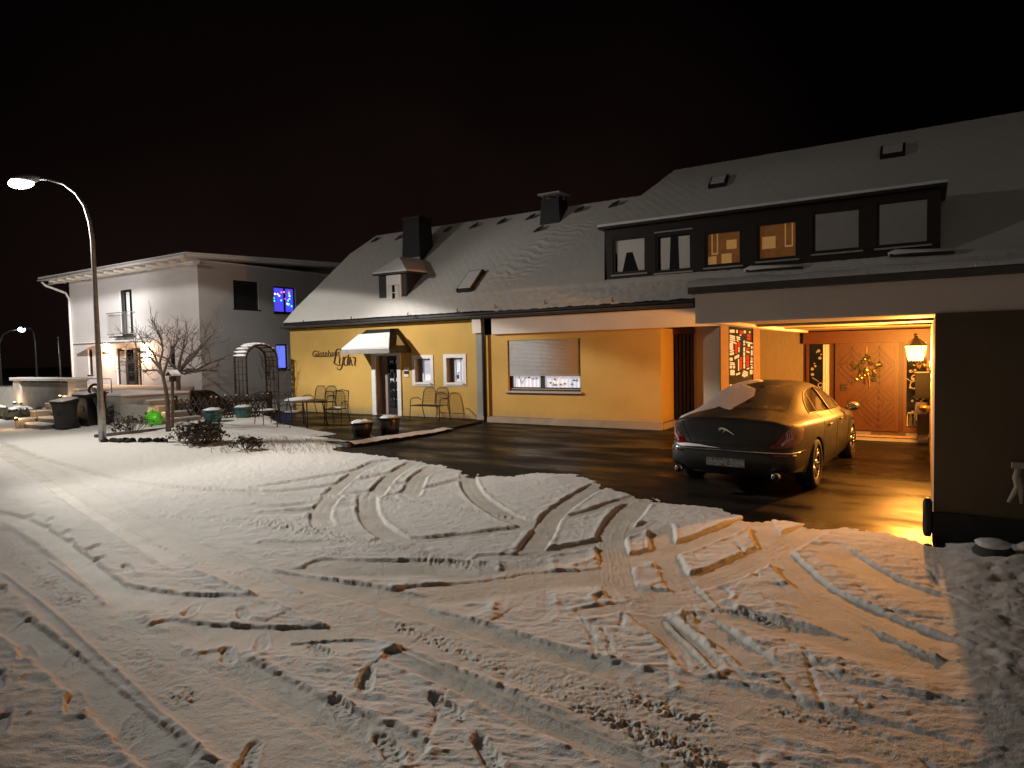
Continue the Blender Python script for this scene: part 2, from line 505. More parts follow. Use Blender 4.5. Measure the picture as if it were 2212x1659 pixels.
def in_poly(x, y, poly):
    c = np.zeros(x.shape, bool)
    k = len(poly)
    for i in range(k):
        x0, y0 = poly[i]; x1, y1 = poly[(i+1) % k]
        if y0 == y1: continue
        t = ((y0 > y) != (y1 > y)) & (x < (x1-x0)*(y-y0)/(y1-y0)+x0)
        c ^= t
    return c


def seg_dist(x, y, pts):
    d = np.full(x.shape, 1e9)
    for (x0, y0), (x1, y1) in zip(pts[:-1], pts[1:]):
        dx, dy = x1-x0, y1-y0
        L = dx*dx+dy*dy+1e-12
        t = np.clip(((x-x0)*dx+(y-y0)*dy)/L, 0, 1)
        d = np.minimum(d, np.hypot(x-x0-t*dx, y-y0-t*dy))
    return d


def far_side(x, y, pts):
    """True where the point lies beyond the line as seen from the road edge at the origin"""
    bd = np.full(x.shape, 1e9); sd = np.zeros(x.shape)
    for (x0, y0), (x1, y1) in zip(pts[:-1], pts[1:]):
        dx, dy = x1-x0, y1-y0
        t = np.clip(((x-x0)*dx+(y-y0)*dy)/(dx*dx+dy*dy+1e-12), 0, 1)
        ex, ey = x-x0-t*dx, y-y0-t*dy
        d = np.hypot(ex, ey); k = d < bd
        bd = np.where(k, d, bd); sd = np.where(k, ex*x+ey*y, sd)
    return sd > 0


def signed_poly(x, y, poly):
    d = seg_dist(x, y, list(poly)+[poly[0]])
    return np.where(in_poly(x, y, poly), d, -d)


def grid_object(name, V, nr, nc, keep, matname, attrs=None, parent=None):
    """V: (nr*nc,3); keep: face mask (nr-1,nc-1)"""
    idx = np.arange(nr*nc).reshape(nr, nc)
    q = np.stack([idx[:-1, :-1], idx[:-1, 1:], idx[1:, 1:], idx[1:, :-1]], -1)[keep]
    used = np.unique(q)
    remap = np.full(nr*nc, -1); remap[used] = np.arange(len(used))
    q = remap[q]; V = V[used]
    me = bpy.data.meshes.new(name)
    me.vertices.add(len(V)); me.vertices.foreach_set('co', V.astype(np.float32).ravel())
    me.loops.add(q.size); me.loops.foreach_set('vertex_index', q.astype(np.int32).ravel())
    me.polygons.add(len(q)); me.polygons.foreach_set('loop_start', np.arange(0, q.size, 4, dtype=np.int32))
    me.polygons.foreach_set('loop_total', np.full(len(q), 4, np.int32))
    me.polygons.foreach_set('use_smooth', np.ones(len(q), bool))
    me.update(calc_edges=True)
    for k, a in (attrs or {}).items():
        at = me.attributes.new(k, 'FLOAT', 'POINT'); at.data.foreach_set('value', a[used].astype(np.float32))
    me.materials.append(MATS[matname])
    o = bpy.data.objects.new(name, me); COL.objects.link(o)
    if parent: o.parent = parent
    return o


# ================================================================== GROUND
mb = MB()
mb.quad((-300, -300, -0.03), (300, -300, -0.03), (300, 300, -0.03), (-300, 300, -0.03), 'earth')
structure(mb.build('ground'))
mb = MB()
mb.quad((-60, -14, -0.012), (12, -14, -0.012), (12, 9, -0.012), (-60, 9, -0.012), 'wet_asphalt')
structure(mb.build('road'))
mb = MB()
mb.quad((-11.9, 5.5, 0.0), (0.3, 5.5, 0.0), (0.3, 17.4, 0.0), (-11.9, 17.4, 0.0), 'wet_asphalt')
structure(mb.build('driveway'))

cA = crop(0, 1600, 1300/2212)
cB = crop(1000, 1600, 1400/2212)
cC = crop(2200, 1700, 1640/2212)
cD = crop(0, 2100, 1500/2212)
cE = crop(1300, 2100, 1500/2212)
cF = crop(2500, 2200, 1340/2212)


def G(c, pts):
    out = []
    for p in pts:
        w = onz(*c(*p)); out.append((w[0], w[1]))
    return out


def curve2(pts, n=6):
    """Catmull-Rom through 2-D points"""
    if len(pts) < 3: return pts
    P = [pts[0]]+list(pts)+[pts[-1]]
    out = []
    for i in range(1, len(P)-2):
        a, b_, c, d = [np.array(P[i+k]) for k in (-1, 0, 1, 2)]
        for k in range(n):
            t = k/n
            out.append(tuple(0.5*((2*b_)+(c-a)*t+(2*a-5*b_+4*c-d)*t*t+(3*b_-a-3*c+d)*t**3)))
    out.append(tuple(pts[-1]))
    return out


# grooves pressed by tyres: (points, width)
GROOVES = [
    (cB, [(-60, 372), (0, 362), (260, 318), (520, 272), (640, 222), (740, 197), (840, 190)], .20),
    (cB, [(-60, 412), (0, 402), (250, 378), (440, 350), (520, 330), (740, 283), (800, 255), (880, 205)], .20),
    (cB, [(370, 425), (430, 365), (520, 292), (600, 250), (700, 215)], .22),
    (cB, [(440, 412), (620, 395), (700, 360), (860, 335), (960, 290), (1090, 262)], .17),
    (cB, [(640, 425), (700, 345), (760, 290), (880, 215)], .24),
    (cB, [(730, 425), (840, 395), (1000, 362), (1210, 300)], .18),
    (cB, [(850, 420), (880, 350), (910, 300), (990, 250)], .28),
    (cB, [(1195, 270), (1195, 330), (1225, 400), (1300, 470), (1420, 545), (1520, 585), (1600, 590)], .26),
    (cB, [(600, 420), (598, 500), (630, 580), (700, 645), (800, 700)], .26),
    (cB, [(330, 600), (320, 540), (345, 480), (395, 430)], .26),
    (cB, [(800, 698), (1000, 680), (1200, 658), (1530, 615), (1640, 590)], .20),
    (cB, [(2000, 330), (1900, 395), (1790, 465), (1690, 550), (1640, 640), (1570, 745), (1530, 800)], .27),
    (cB, [(1290, 800), (1510, 785), (1640, 765), (1990, 700), (2110, 655), (2300, 590)], .20),
    (cB, [(1740, 565), (1900, 525), (2050, 470), (2250, 400)], .20),
    (cB, [(2240, 440), (2130, 520), (2060, 620), (2040, 700), (2060, 800), (2090, 960), (2180, 1080)], .30),
    (cB, [(345, 838), (700, 845), (1000, 842), (1250, 870)], .34, 'far'),
    (cB, [(850, 1015), (1200, 980), (1480, 940), (1600, 915), (1900, 900), (2200, 870)], .34, 'far'),
    (cB, [(1530, 780), (1545, 900), (1535, 1000), (1530, 1120)], .44),
    (cB, [(-60, 470), (100, 480), (290, 455)], .07, 'far'), (cB, [(0, 522), (290, 500), (480, 472)], .11, 'far'),
    (cB, [(0, 700), (200, 705), (390, 700)], .10, 'far'),
    (cC, [(60, 580), (400, 510), (640, 430), (850, 335), (960, 300)], .27),
    (cC, [(430, 700), (700, 620), (930, 510), (1130, 395), (1240, 350)], .33),
    (cC, [(860, 325), (930, 470), (1000, 560), (1150, 700), (1400, 830), (1700, 960), (1950, 1070)], .30),
    (cC, [(375, 380), (395, 520), (470, 670), (560, 760), (660, 800)], .26),
    (cC, [(250, 790), (450, 950), (570, 1090)], .26),
    (cC, [(0, 590), (200, 575), (380, 535)], .20),
    (cC, [(130, 690), (300, 735), (450, 745), (620, 720)], .34), (cC, [(120, 760), (330, 800), (520, 770)], .24),
    (cC, [(560, 830), (800, 850), (1100, 930), (1500, 1040), (2000, 1130)], .18),
    (cC, [(150, 130), (330, 250), (440, 240)], .22), (cC, [(110, 450), (190, 380), (300, 250)], .20),
    (cA, [(0, 130), (130, 205), (300, 300), (560, 470), (850, 640), (1200, 800), (1700, 1010), (2212, 1230)], .42),
    (cA, [(0, 105), (200, 190), (480, 275), (800, 360), (1200, 410), (1700, 435)], .16),
    (cD, [(-60, -120), (100, 0), (300, 175), (550, 380), (900, 650), (1300, 900), (1700, 1150), (1900, 1290)], .48),
    (cD, [(600, 170), (900, 225), (1400, 245)], .20, 'far'), (cD, [(900, 392), (1400, 425), (1980, 420)], .20, 'far'),
    (cD, [(1180, 570), (1450, 720), (1800, 900), (2212, 1090)], .26),
    (cE, [(-200, 240), (100, 330), (500, 450), (1000, 620), (1500, 800), (2100, 980)], .50),
    (cE, [(900, 850), (1300, 950), (1800, 1100)], .35),
    (cF, [(0, 640), (500, 760), (1000, 900), (1700, 1100)], .40),
    (cA, [(-100, 560), (100, 610), (300, 720), (640, 1000), (900, 1210)], .22),
    (cD, [(0, 330), (260, 520), (520, 740), (800, 1010), (950, 1160)], .20),
    (cE, [(-260, 120), (200, 250), (700, 400), (1200, 560), (1700, 700)], .21),
    (cE, [(300, 560), (760, 760), (1240, 980), (1700, 1200)], .20),
    (cA, [(0, 180), (250, 330), (520, 520), (800, 700), (1150, 900)], .19),
    (cB, [(-100, 880), (300, 940), (700, 1010), (1100, 1080)], .19, 'far'),
    (cC, [(560, 860), (760, 1000), (860, 1090)], .22), (cC, [(1080, 690), (1300, 860), (1560, 1010), (1800, 1110)], .20, 'far'),
    (cC, [(1250, 480), (1500, 640), (1780, 760)], .18, 'far'), (cC, [(0, 830), (130, 800), (330, 770)], .18),
    (cF, [(480, 200), (900, 310), (1300, 420), (1900, 570)], .17, 'far'),
]
ROUGH = [  # chewed tread lines: (points, width, amplitude)
    (cB, [(-60, 425), (300, 420), (600, 435), (1000, 475), (1350, 530), (1600, 580)], .10, .022),
    (cB, [(-60, 580), (200, 610), (430, 670), (700, 715), (880, 770), (1080, 820), (1230, 850)], .22, .024),
    (cA, [(600, 300), (800, 355), (1100, 385), (1400, 400)], .10, .016),
    (cA, [(130, 500), (400, 520), (700, 560), (850, 580)], .22, .014),
    (cA, [(580, 605), (700, 650), (900, 730), (1300, 885), (1700, 1010)], .05, .020),
    (cA, [(1080, 590), (1500, 625), (2000, 700)], .12, .018),
    (cA, [(50, 740), (200, 900), (400, 1060), (600, 1170)], .20, .016),
    (cD, [(100, 10), (280, 170), (420, 290), (640, 430), (860, 640), (1040, 800)], .16, .014),
    (cE, [(300, 390), (700, 560), (1000, 700), (1400, 880), (1700, 1020), (2050, 1180)], .12, .030),
    (cE, [(850, 600), (1200, 690), (1600, 800), (1950, 930)], .16, .018),
    (cC, [(850, 470), (960, 490), (1050, 480)], .18, .014),
    (cF, [(0, 980), (120, 1060), (280, 1130)], .12, .03),
    (cF, [(700, 800), (1100, 900), (1500, 1060), (1800, 1110)], .14, .02),
    (cF, [(300, 180), (480, 190), (800, 290)], .08, .025),
]
RIDGES = [
    (cD, [(20, 90), (300, 310), (520, 520), (700, 680), (870, 850), (1000, 965), (1180, 1150)]),
    (cE, [(-300, 480), (100, 465), (330, 550), (700, 710), (1000, 840), (1300, 970), (1740, 1165)]),
    (cA, [(1300, 760), (1600, 900), (1920, 1080)]),
    (cD, [(270, 20), (480, 170), (570, 260)]),
    (cF, [(0, 240), (170, 420), (320, 590)]),
    (cF, [(200, 30), (310, 150)]),
    (cD, [(1080, 80), (1250, 150), (1410, 220)]), (cD, [(1560, 280), (1800, 385)]),
]
FEET = [(cA, p) for p in [(190, 590), (320, 612), (290, 665), (430, 692), (445, 755), (600, 790), (620, 872), (815, 922), (70, 350)]] + \
       [(cD, p) for p in [(125, 385), (145, 530), (400, 590), (415, 815), (725, 960), (0, 190), (1060, 295), (1345, 315), (1765, 525), (1260, 545), (1890, 850), (2150, 1060), (1380, 1120), (-20, 700), (0, 940), (1450, 480)]] + \
       [(cE, p) for p in [(110, 690), (540, 840), (770, 1090), (230, 1065)]]

DRIVE = [(754, 960), (740, 973), (831, 982), (926, 994.5), (1017, 1018), (1050, 1025), (1150, 1021), (1261, 1018), (1287, 1031), (1382, 1064), (1451, 1077),
         (1532, 1090), (1609, 1107), (1677, 1116), (1801, 1133), (1933, 1150), (2006, 1168)]
DRIVE_W = [tuple(onz(*p)[:2]) for p in DRIVE]+[(0.3, 7.6), (0.3, 18.0), (-12.2, 18.0), (-11.3, 14.5), (-10.9, 13.0), (-11.05, 10.7)]


def snow_height(X, Y):
    Rr = np.hypot(X, Y)
    # loose snow with wind ripples lying across the view
    a = R(26)
    ua, va = X*math.cos(a)+Y*math.sin(a), -X*math.sin(a)+Y*math.cos(a)
    rip = 0.75*fbm(ua*4.2+2.2*vnoise(X*2, Y*2, 3), va*15.0+2.8*vnoise(X*1.7, Y*1.7, 9), 11, 4, 0.62)+0.55*fbm(ua*9+va*5, va*17-ua*4, 14, 3, 0.6)
    lump = fbm(X*9, Y*9, 21, 3)
    fresh = 0.030+0.0108*rip+0.004*lump+0.008*fbm(X*0.8, Y*0.8, 5, 3)
    pack = 0.009+0.003*fbm(X*14, Y*14, 31, 3)+0.003*fbm(X*2, Y*2, 41, 2)
    c = np.zeros_like(X); extra = np.zeros_like(X); streak = np.zeros_like(X)
    edge = 0.016*fbm(X*13, Y*13, 51, 3)
    for cv, pts, w, *md_ in GROOVES:
        wide = w > 0.345
        P = np.array(curve2(G(cv, pts)))
        pad = w+0.25
        m_ = (X > P[:, 0].min()-pad) & (X < P[:, 0].max()+pad) & (Y > P[:, 1].min()-pad) & (Y < P[:, 1].max()+pad)
        if not m_.any(): continue
        d = seg_dist(X[m_], Y[m_], [tuple(q) for q in P])+edge[m_]
        if md_:
            fs_ = far_side(X[m_], Y[m_], [tuple(q) for q in P]); d = np.where(fs_, d, np.maximum(0, d-w/2+.01)*.16+w/2-.02)
        # fade in and out at both ends
        ends = np.minimum(np.hypot(X[m_]-P[0, 0], Y[m_]-P[0, 1]), np.hypot(X[m_]-P[-1, 0], Y[m_]-P[-1, 1]))
        f = (1-sstep(w/2-0.05, w/2+0.035, d+0.018*fbm(X[m_]*5, Y[m_]*5, 57, 3)))*0.60 if wide else 1-sstep(w/2-0.018, w/2+0.022, d)
        c[m_] = np.maximum(c[m_], f*np.clip(0.25+ends/0.5, 0, 1))
        if w > .25: streak[m_] += f*0.0042*vnoise(d*48+7*w, (X[m_]-Y[m_])*.55+w*31, 63)+f*.0022*fbm(X[m_]*30, Y[m_]*30, 64, 2)
        extra[m_] += 0.006*np.exp(-((d-w/2-0.035)/0.028)**2)*(0.5+1.2*np.clip(lump[m_]+0.5, 0, 1))*(.6 if wide else 1)
    h = fresh*(1-c)+pack*c+extra*(1-c)+streak
    for cv, pts, w, amp in ROUGH:
        P = np.array(curve2(G(cv, pts)))
        pad = w+0.2
        m_ = (X > P[:, 0].min()-pad) & (X < P[:, 0].max()+pad) & (Y > P[:, 1].min()-pad) & (Y < P[:, 1].max()+pad)
        if not m_.any(): continue
        d = seg_dist(X[m_], Y[m_], [tuple(q) for q in P])+2*edge[m_]
        f = np.exp(-(d/(w*0.6))**2)
        h[m_] += f*amp*0.40*(1.7*fbm(X[m_]*38, Y[m_]*38, 61, 3)*(1+1.5*vnoise(X[m_]*3, Y[m_]*3, 66))-0.10)
        c[m_] = np.maximum(c[m_], 0.5*f)
    for cv, pts in RIDGES:
        P = np.array(curve2(G(cv, pts)))
        m_ = (X > P[:, 0].min()-.3) & (X < P[:, 0].max()+.3) & (Y > P[:, 1].min()-.3) & (Y < P[:, 1].max()+.3)
        if not m_.any(): continue
        d = seg_dist(X[m_], Y[m_], [tuple(q) for q in P])+0.6*edge[m_]
        h[m_] += 0.016*np.exp(-(d/0.017)**2)
    rg = random.Random(19)
    for k in range(70):
        sx, sy = rg.uniform(-2.6, 1.3), rg.uniform(3.0, 7.2)
        an = R(58)+rg.uniform(-.35, .35); L = rg.uniform(.25, 1.0); dp = rg.uniform(.004, .011)
        ln_ = [(sx, sy), (sx+L*math.cos(an)*.5+rg.uniform(-.03, .03), sy-L*math.sin(an)*.5), (sx+L*math.cos(an), sy-L*math.sin(an))]
        m_ = (np.abs(X-sx-.2) < 1.1) & (np.abs(Y-sy+.3) < 1.1)
        if not m_.any(): continue
        d = seg_dist(X[m_], Y[m_], ln_)+0.8*edge[m_]
        h[m_] -= dp*np.exp(-(d/.018)**2)*(1-c[m_])
    rg = random.Random(3)
    for cv, p in FEET:
        fx, fy = G(cv, [p])[0]
        an = R(-32)+rg.uniform(-.35, .35)
        m_ = (np.abs(X-fx) < .4) & (np.abs(Y-fy) < .4)
        if not m_.any(): continue
        dx, dy = X[m_]-fx, Y[m_]-fy
        u, v = dx*math.cos(an)+dy*math.sin(an), -dx*math.sin(an)+dy*math.cos(an)
        wv = 0.056-0.012*np.cos(u/0.15*1.9+0.6)
        d = np.sqrt((u/0.155)**2+(v/wv)**2)+9*edge[m_]+0.25*fbm(u*30, v*30, 7, 2)
        f = 1-sstep(0.70, 1.12, d)
        tread = 0.007*fbm(u*55+fx, v*40, 13, 2)
        h[m_] = h[m_]*(1-f)+f*(np.minimum(h[m_], 0.007)+tread)+0.004*np.exp(-((d-1.25)/.2)**2)
    # kicked-up lumps here and there
    lm = fbm(X*16, Y*16, 71, 2)
    h += 0.03*np.clip(lm-0.36, 0, 1)*(1-c)*sstep(0.0, 0.3, fbm(X*.6, Y*.6, 77, 2)+0.1)
    # bare, melted drive and thin edge
    s = signed_poly(X, Y, DRIVE_W)
    s = s+0.22*fbm(X*1.8, Y*1.8, 81, 4)+0.10*fbm(X*10, Y*10, 91, 4, .6)
    thick = 1-sstep(-0.85, 0.14, s)
    h = (h+0.006)*thick-0.010*(1-thick)
    # garden bed: deeper, lumpier
    bed = sstep(0, 1, np.clip((Y-9.3-0.15*np.sin(X))/1.0, 0, 1))*(X < -11.0)
    h += bed*(0.05+0.05*fbm(X*2.6, Y*2.6, 101, 4))
    rgt = (X > 0.12) & (Y > 3)
    h += rgt*np.clip((X-.12)*1.5, 0, 1)*np.clip((Y-3)/2, 0, 1)*(0.05+0.12*np.abs(fbm(X*3.2, Y*3.2, 111, 4)))
    packed = np.clip(c, 0, 1)
    return h, packed


nr, nc = 640, 1180
r_in, r_out = 2.3, 70.0
tt = np.linspace(0, 1, nr)
rad = 1/(1/r_in+(1/r_out-1/r_in)*tt)
yc = YAW
az_in = np.linspace(-0.72, 0.72, nc-120)
az = np.concatenate([np.linspace(-1.5, -0.725, 60), az_in, np.linspace(0.725, 1.5, 60)])
RR, AA = np.meshgrid(rad, az, indexing='ij')
X = (-np.sin(yc-AA)*RR).ravel(); Y = (np.cos(yc-AA)*RR).ravel()
hh, pk = snow_height(X, Y)
V = np.stack([X, Y, hh], 1)
H2 = hh.reshape(nr, nc)
top = np.maximum.reduce([H2[:-1, :-1], H2[1:, :-1], H2[:-1, 1:], H2[1:, 1:]])
XX, YY = X.reshape(nr, nc), Y.reshape(nr, nc)
cx_, cy_ = XX[:-1, :-1], YY[:-1, :-1]
keep = top > -0.006
keep &= ~((cy_ > 15.8) & (cx_ > -19.4)) & ~((cx_ > 0.05) & (cy_ > 7.95))
TZ = 0.06
TERRACE = [tuple(onz(*p, TZ)[:2]) for p in [(447, 931), (570, 940), (691, 951), (754, 960), (920, 935), (1030, 912)]]+[(-11.0, 15.9), (-19.45, 15.9), (-19.6, 13.3), (-19.0, 11.6)]
keep &= signed_poly(cx_.ravel(), cy_.ravel(), TERRACE).reshape(cx_.shape) < 0.05
structure(grid_object('snow_ground', V, nr, nc, keep, 'ground_snow', {'packed': pk}))

# terrace slab with kerb
mb = MB()
mb.prism([(x, y, TZ) for x, y in TERRACE], (0, 0, -0.2), 'wet_asphalt')
structure(mb.build('terrace'))
kerb = MB()
kp = [tuple(onz(*p, TZ)[:2]) for p in [(447, 931), (570, 940), (691, 951), (754, 960)]]
for a, b_ in zip(kp[:-1], kp[1:]):
    kerb.bar((a[0], a[1], TZ-0.055), (b_[0], b_[1], TZ-0.055), 0.10, 0.15, 'concrete_dark')
structure(kerb.build('kerb'))
# snow lying on the terrace
xs = np.arange(-20.0, -10.1, 0.035); ys = np.arange(10.3, 15.85, 0.035)
XX, YY = np.meshgrid(xs, ys)
xf, yf = XX.ravel(), YY.ravel()
SN1 = [tuple(onz(*p, TZ)[:2]) for p in [(400, 915), (447, 929), (600, 940), (660, 946), (720, 938), (690, 931), (640, 922), (600, 915), (560, 890), (500, 880)]]
s1 = signed_poly(xf, yf, SN1)
kl = [tuple(onz(*p, TZ)[:2]) for p in [(447, 930), (570, 939), (691, 950), (754, 959), (830, 948), (915, 935)]]
s2 = 0.20-seg_dist(xf, yf, kl)+.05*fbm(xf*3, yf*3, 44, 2)
s3 = 0.16-seg_dist(xf, yf, [kl[-1], tuple(onz(960, 926, TZ)[:2])])
s = np.maximum(np.maximum(s1+0.16*fbm(xf*2.2, yf*2.2, 5, 4), s2), s3+.1*fbm(xf*3, yf*3, 45, 2))
tz = TZ-0.012+0.055*sstep(-0.12, 0.2, s)+0.02*sstep(.05, .2, s2)+0.010*fbm(xf*9, yf*9, 8, 3)*sstep(-.1, .2, s)
Hh = tz.reshape(XX.shape)
keep = np.maximum.reduce([Hh[:-1, :-1], Hh[1:, :-1], Hh[:-1, 1:], Hh[1:, 1:]]) > TZ-0.004
keep &= signed_poly(XX[:-1, :-1].ravel(), YY[:-1, :-1].ravel(), TERRACE).reshape(keep.shape) > -0.13
structure(grid_object('terrace_snow', np.stack([xf, yf, tz], 1), len(ys), len(xs), keep, 'ground_snow', {'packed': np.zeros(len(xf))}))

# ================================================================== GUEST HOUSE
FY = 15.9
house = thing('guest_house', 'long yellow guest house with a snowy roof, dark dormers and a lit carport', 'house', (-9.5, 16.0, 0))


def facade(mb, x0, x1, z0, z1, Yf, holes, m, depth=0.24, rm=None):
    xs_ = sorted({x0, x1, *[q for h in holes for q in h[:2]]}); zs_ = sorted({z0, z1, *[q for h in holes for q in h[2:4]]})
    for a, b_ in zip(xs_[:-1], xs_[1:]):
        for c, d in zip(zs_[:-1], zs_[1:]):
            mx_, mz_ = (a+b_)/2, (c+d)/2
            if any(h[0] < mx_ < h[1] and h[2] < mz_ < h[3] for h in holes): continue
            mb.quad((a, Yf, c), (b_, Yf, c), (b_, Yf, d), (a, Yf, d), m)
    for h in holes:
        a, b_, c, d = h[:4]; q = rm or m; Yb = Yf+depth
        mb.quad((a, Yf, c), (a, Yb, c), (a, Yb, d), (a, Yf, d), q)
        mb.quad((b_, Yf, c), (b_, Yb, c), (b_, Yb, d), (b_, Yf, d), q)
        mb.quad((a, Yf, d), (b_, Yf, d), (b_, Yb, d), (a, Yb, d), q)
        mb.quad((a, Yf, c), (b_, Yf, c), (b_, Yb, c), (a, Yb, c), q)


XL, XP, XR = -19.45, -11.05, -5.6
DOOR = (-15.27, -14.33, 0.06, 1.99)
W1 = (-13.60, -12.97, 1.14, 1.88)
W2 = (-12.35, -11.72, 1.14, 1.89)
WB = (-10.15, -7.83, 0.92, 2.36)
mb = MB()
facade(mb, XL, XP, 0.0, 3.06, FY, [DOOR, W1, W2], 'yellow_render', 0.28, 'reveal_brown')
facade(mb, XP, XR, 0.17, 2.545, FY, [WB], 'yellow_render', 0.16)
mb.quad((XR, FY, 0.17), (XR, 16.9, 0.17), (XR, 16.9, 2.545), (XR, FY, 2.545), 'yellow_render')
mb.quad((XL, FY, 0), (XL, 24, 0), (XL, 24, 2.98), (XL, FY, 2.98), 'yellow_render')
mb.add([(XL, 15.9, 2.98), (XL, 24, 2.98), (XL, 19.95, 6.6)], [(0, 1, 2)], 'yellow_render')
mb.quad((XL, 24.2, 0), (8, 24.2, 0), (8, 24.2, 2.98), (XL, 24.2, 2.98), 'yellow_render')
mb.build('wall', house)
mb = MB()
mb.box((XP+0.45, 15.78, 2.55), (-2.36, 15.895, 3.028), 'cream_render')
mb.box((-11.24, 15.72, 2.60), (-10.93, 15.895, 2.998), 'cream_render')
mb.build('frieze', house)
mb = MB()
mb.box((-11.17, 15.80, 0.16), (-10.97, 15.897, 2.60), 'grey_plinth')
mb.build('pilaster', house)
mb = MB()
mb.box((-11.2, 15.78, 0), (-8.7, 15.93, 0.165), 'pale_plinth')
mb.box((-8.69, 15.76, 0), (-5.56, 15.93, 0.175), 'pale_plinth')
mb.box((-5.6, 15.9, 0), (-5.53, 16.9, 0.16), 'pale_plinth')
mb.build('plinth', house)
mb = MB()
mb.tube([(-10.88, 15.78, 0.02), (-10.88, 15.78, 2.75), (-10.88, 15.74, 2.92), (-10.88, 15.66, 3.02)], 0.045, 'dark_metal', 10)
mb.build('downpipe', house, True)

# roof
SL = 0.9


def rz(Y): return np.where(np.asarray(Y) > 16.2, 3.05+SL*(np.asarray(Y)-15.4), 3.77-(16.2-np.asarray(Y))*1.08)


LEFT = [(15.68, -19.50), (16.2, -19.40), (17.2, -19.25), (18.64, -19.08), (19.2, -18.65), (19.46, -18.45)]
mb = MB()
th = 0.12
poly = [(x, y, float(rz(y))-0.02) for y, x in LEFT[1:]]+[(-7.42, 19.46, float(rz(19.46))-0.02), (-6.72, 20.35, float(rz(20.35))-0.02), (8, 20.35, float(rz(20.35))-0.02), (8, 16.2, float(rz(16.2))-0.02)]
mb.prism(poly, (0, 0, -th), 'slate')
mb.prism([(-19.50, 15.68, float(rz(15.68))-.02), (8, 15.68, float(rz(15.68))-.02), (8, 16.199, float(rz(16.199))-.02), (-19.40, 16.199, float(rz(16.199))-.02)], (0, 0, -.06), 'slate')
# rear slopes
mb.prism([(-18.45, 19.47, float(rz(19.46))-0.03), (-7.42, 19.47, float(rz(19.46))-0.03), (-7.42, 24.5, 2.2), (-19.3, 24.5, 2.2)], (0, 0, -th), 'slate')
mb.prism([(-6.72, 20.36, float(rz(20.35))-0.03), (8, 20.36, float(rz(20.35))-0.03), (8, 25, 3.2), (-7.3, 25, 3.2)], (0, 0, -th), 'slate')
mb.build('roof', house)
# snow on the roof
ly = np.array([q[0] for q in LEFT]); lx = np.array([q[1] for q in LEFT])
for ysn, nx, left in ((np.linspace(15.67, 19.47, 200), 720, lambda y: np.interp(y, ly, lx)-0.03), (np.linspace(19.462, 20.42, 52), 420, lambda y: np.interp(y, [19.46, 20.42], [-7.45, -6.7]))):
    ny = len(ysn)
    xsn = np.linspace(0, 1, nx)
    XX = np.array([left(y)+(8.0-left(y))*xsn for y in ysn]); YY = np.repeat(ysn[:, None], nx, 1)
    zz = rz(YY)+0.045+0.010*fbm(XX*1.6, YY*1.6, 7, 4)+0.006*fbm(XX*14, YY*5, 9, 2)
    # the patch that has slid, the slate courses reading through, and the scraped strip at the eave
    slide = sstep(0.0, 0.8, 1.3-np.abs((XX+9.9)-0.75*(YY-17.6))*1.1)*sstep(16.3, 16.9, YY)*(1-sstep(18.4, 18.9, YY))
    zz += slide*0.014*np.clip(np.sin(YY*30+XX*6+7*fbm(XX*2.2, YY*2.2, 4, 3)), -0.3, 1)*(0.4+1.6*np.clip(fbm(XX*3, YY*5, 3, 3)+.25, 0, 1))
    tl1 = np.abs(((XX+YY*1.2)/.31) % 1-.5); tl2 = np.abs(((XX-YY*1.2)/.31) % 1-.5)
    slates = np.maximum(sstep(.36, .5, tl1), sstep(.36, .5, tl2))
    zz -= 0.012*slates*sstep(-.15, .45, fbm(XX*.45, YY*.55, 25, 3)+.14)
    low = sstep(-10.9, -10.3, XX)*(1-sstep(16.15, 16.25, YY))
    zz += low*(-0.03+0.03*fbm(XX*9, YY*9, 12, 3))
    o = grid_object('roof_snow', np.stack([XX.ravel(), YY.ravel(), zz.ravel()], 1), ny, nx, np.ones((ny-1, nx-1), bool), 'ground_snow', {'packed': np.zeros(ny*nx)})
    o.parent = house; o.matrix_parent_inverse = house.matrix_basis.inverted()
# gutter
mb = MB()
prof = [(0.075*math.cos(t), -0.075*math.sin(t)) for t in np.linspace(0, math.pi, 9)]
for x0, x1 in ((-19.62, -11.25), (-11.24, -4.7)):
    for (a, b_), (c, d) in zip(prof[:-1], prof[1:]):
        mb.quad((x0, 15.66+a, 3.10+b_), (x1, 15.66+a, 3.10+b_), (x1, 15.66+c, 3.10+d), (x0, 15.66+c, 3.10+d), 'gutter_zinc')
    for xx in (x0, x1):
        mb.add([(xx, 15.66+a, 3.10+b_) for a, b_ in prof], [tuple(range(9))], 'gutter_zinc')
mb.box((-19.48, 15.74, 3.0), (-4.7, 15.78, 3.11), 'dark_wood')
mb.box((-19.48, 15.78, 3.03), (-4.7, 15.89, 3.07), 'dark_wood')
mb.build('gutter', house)


def on_roof(px, py, dz=0.0):
    d = pixel_ray(px, py); t = (3.05+dz-SL*15.4-EYE)/(d[2]-SL*d[1]); return np.array([0, 0, EYE])+d*t


RT = Vector((0, 1, SL)).normalized(); RN = Vector((0, -SL, 1)).normalized(); RX = Vector((1, 0, 0))
RM = Matrix((RX, RT, RN)).transposed()
# snow hooks along the eave
for px, py in [(660, 700), (763, 693), (885, 685), (991, 677), (1072, 668), (1180, 660), (1325, 655)]:
    p = Vector(on_roof(px, py))
    mb = MB()
    mb.tube([p+RN*0.02+RT*0.10, p+RN*0.05, p+RN*0.12-RT*0.02, p+RN*0.17+RT*0.02+RX*.03], 0.012, 'dark_metal', 6)
    mb.build('snow_hook', house, True)
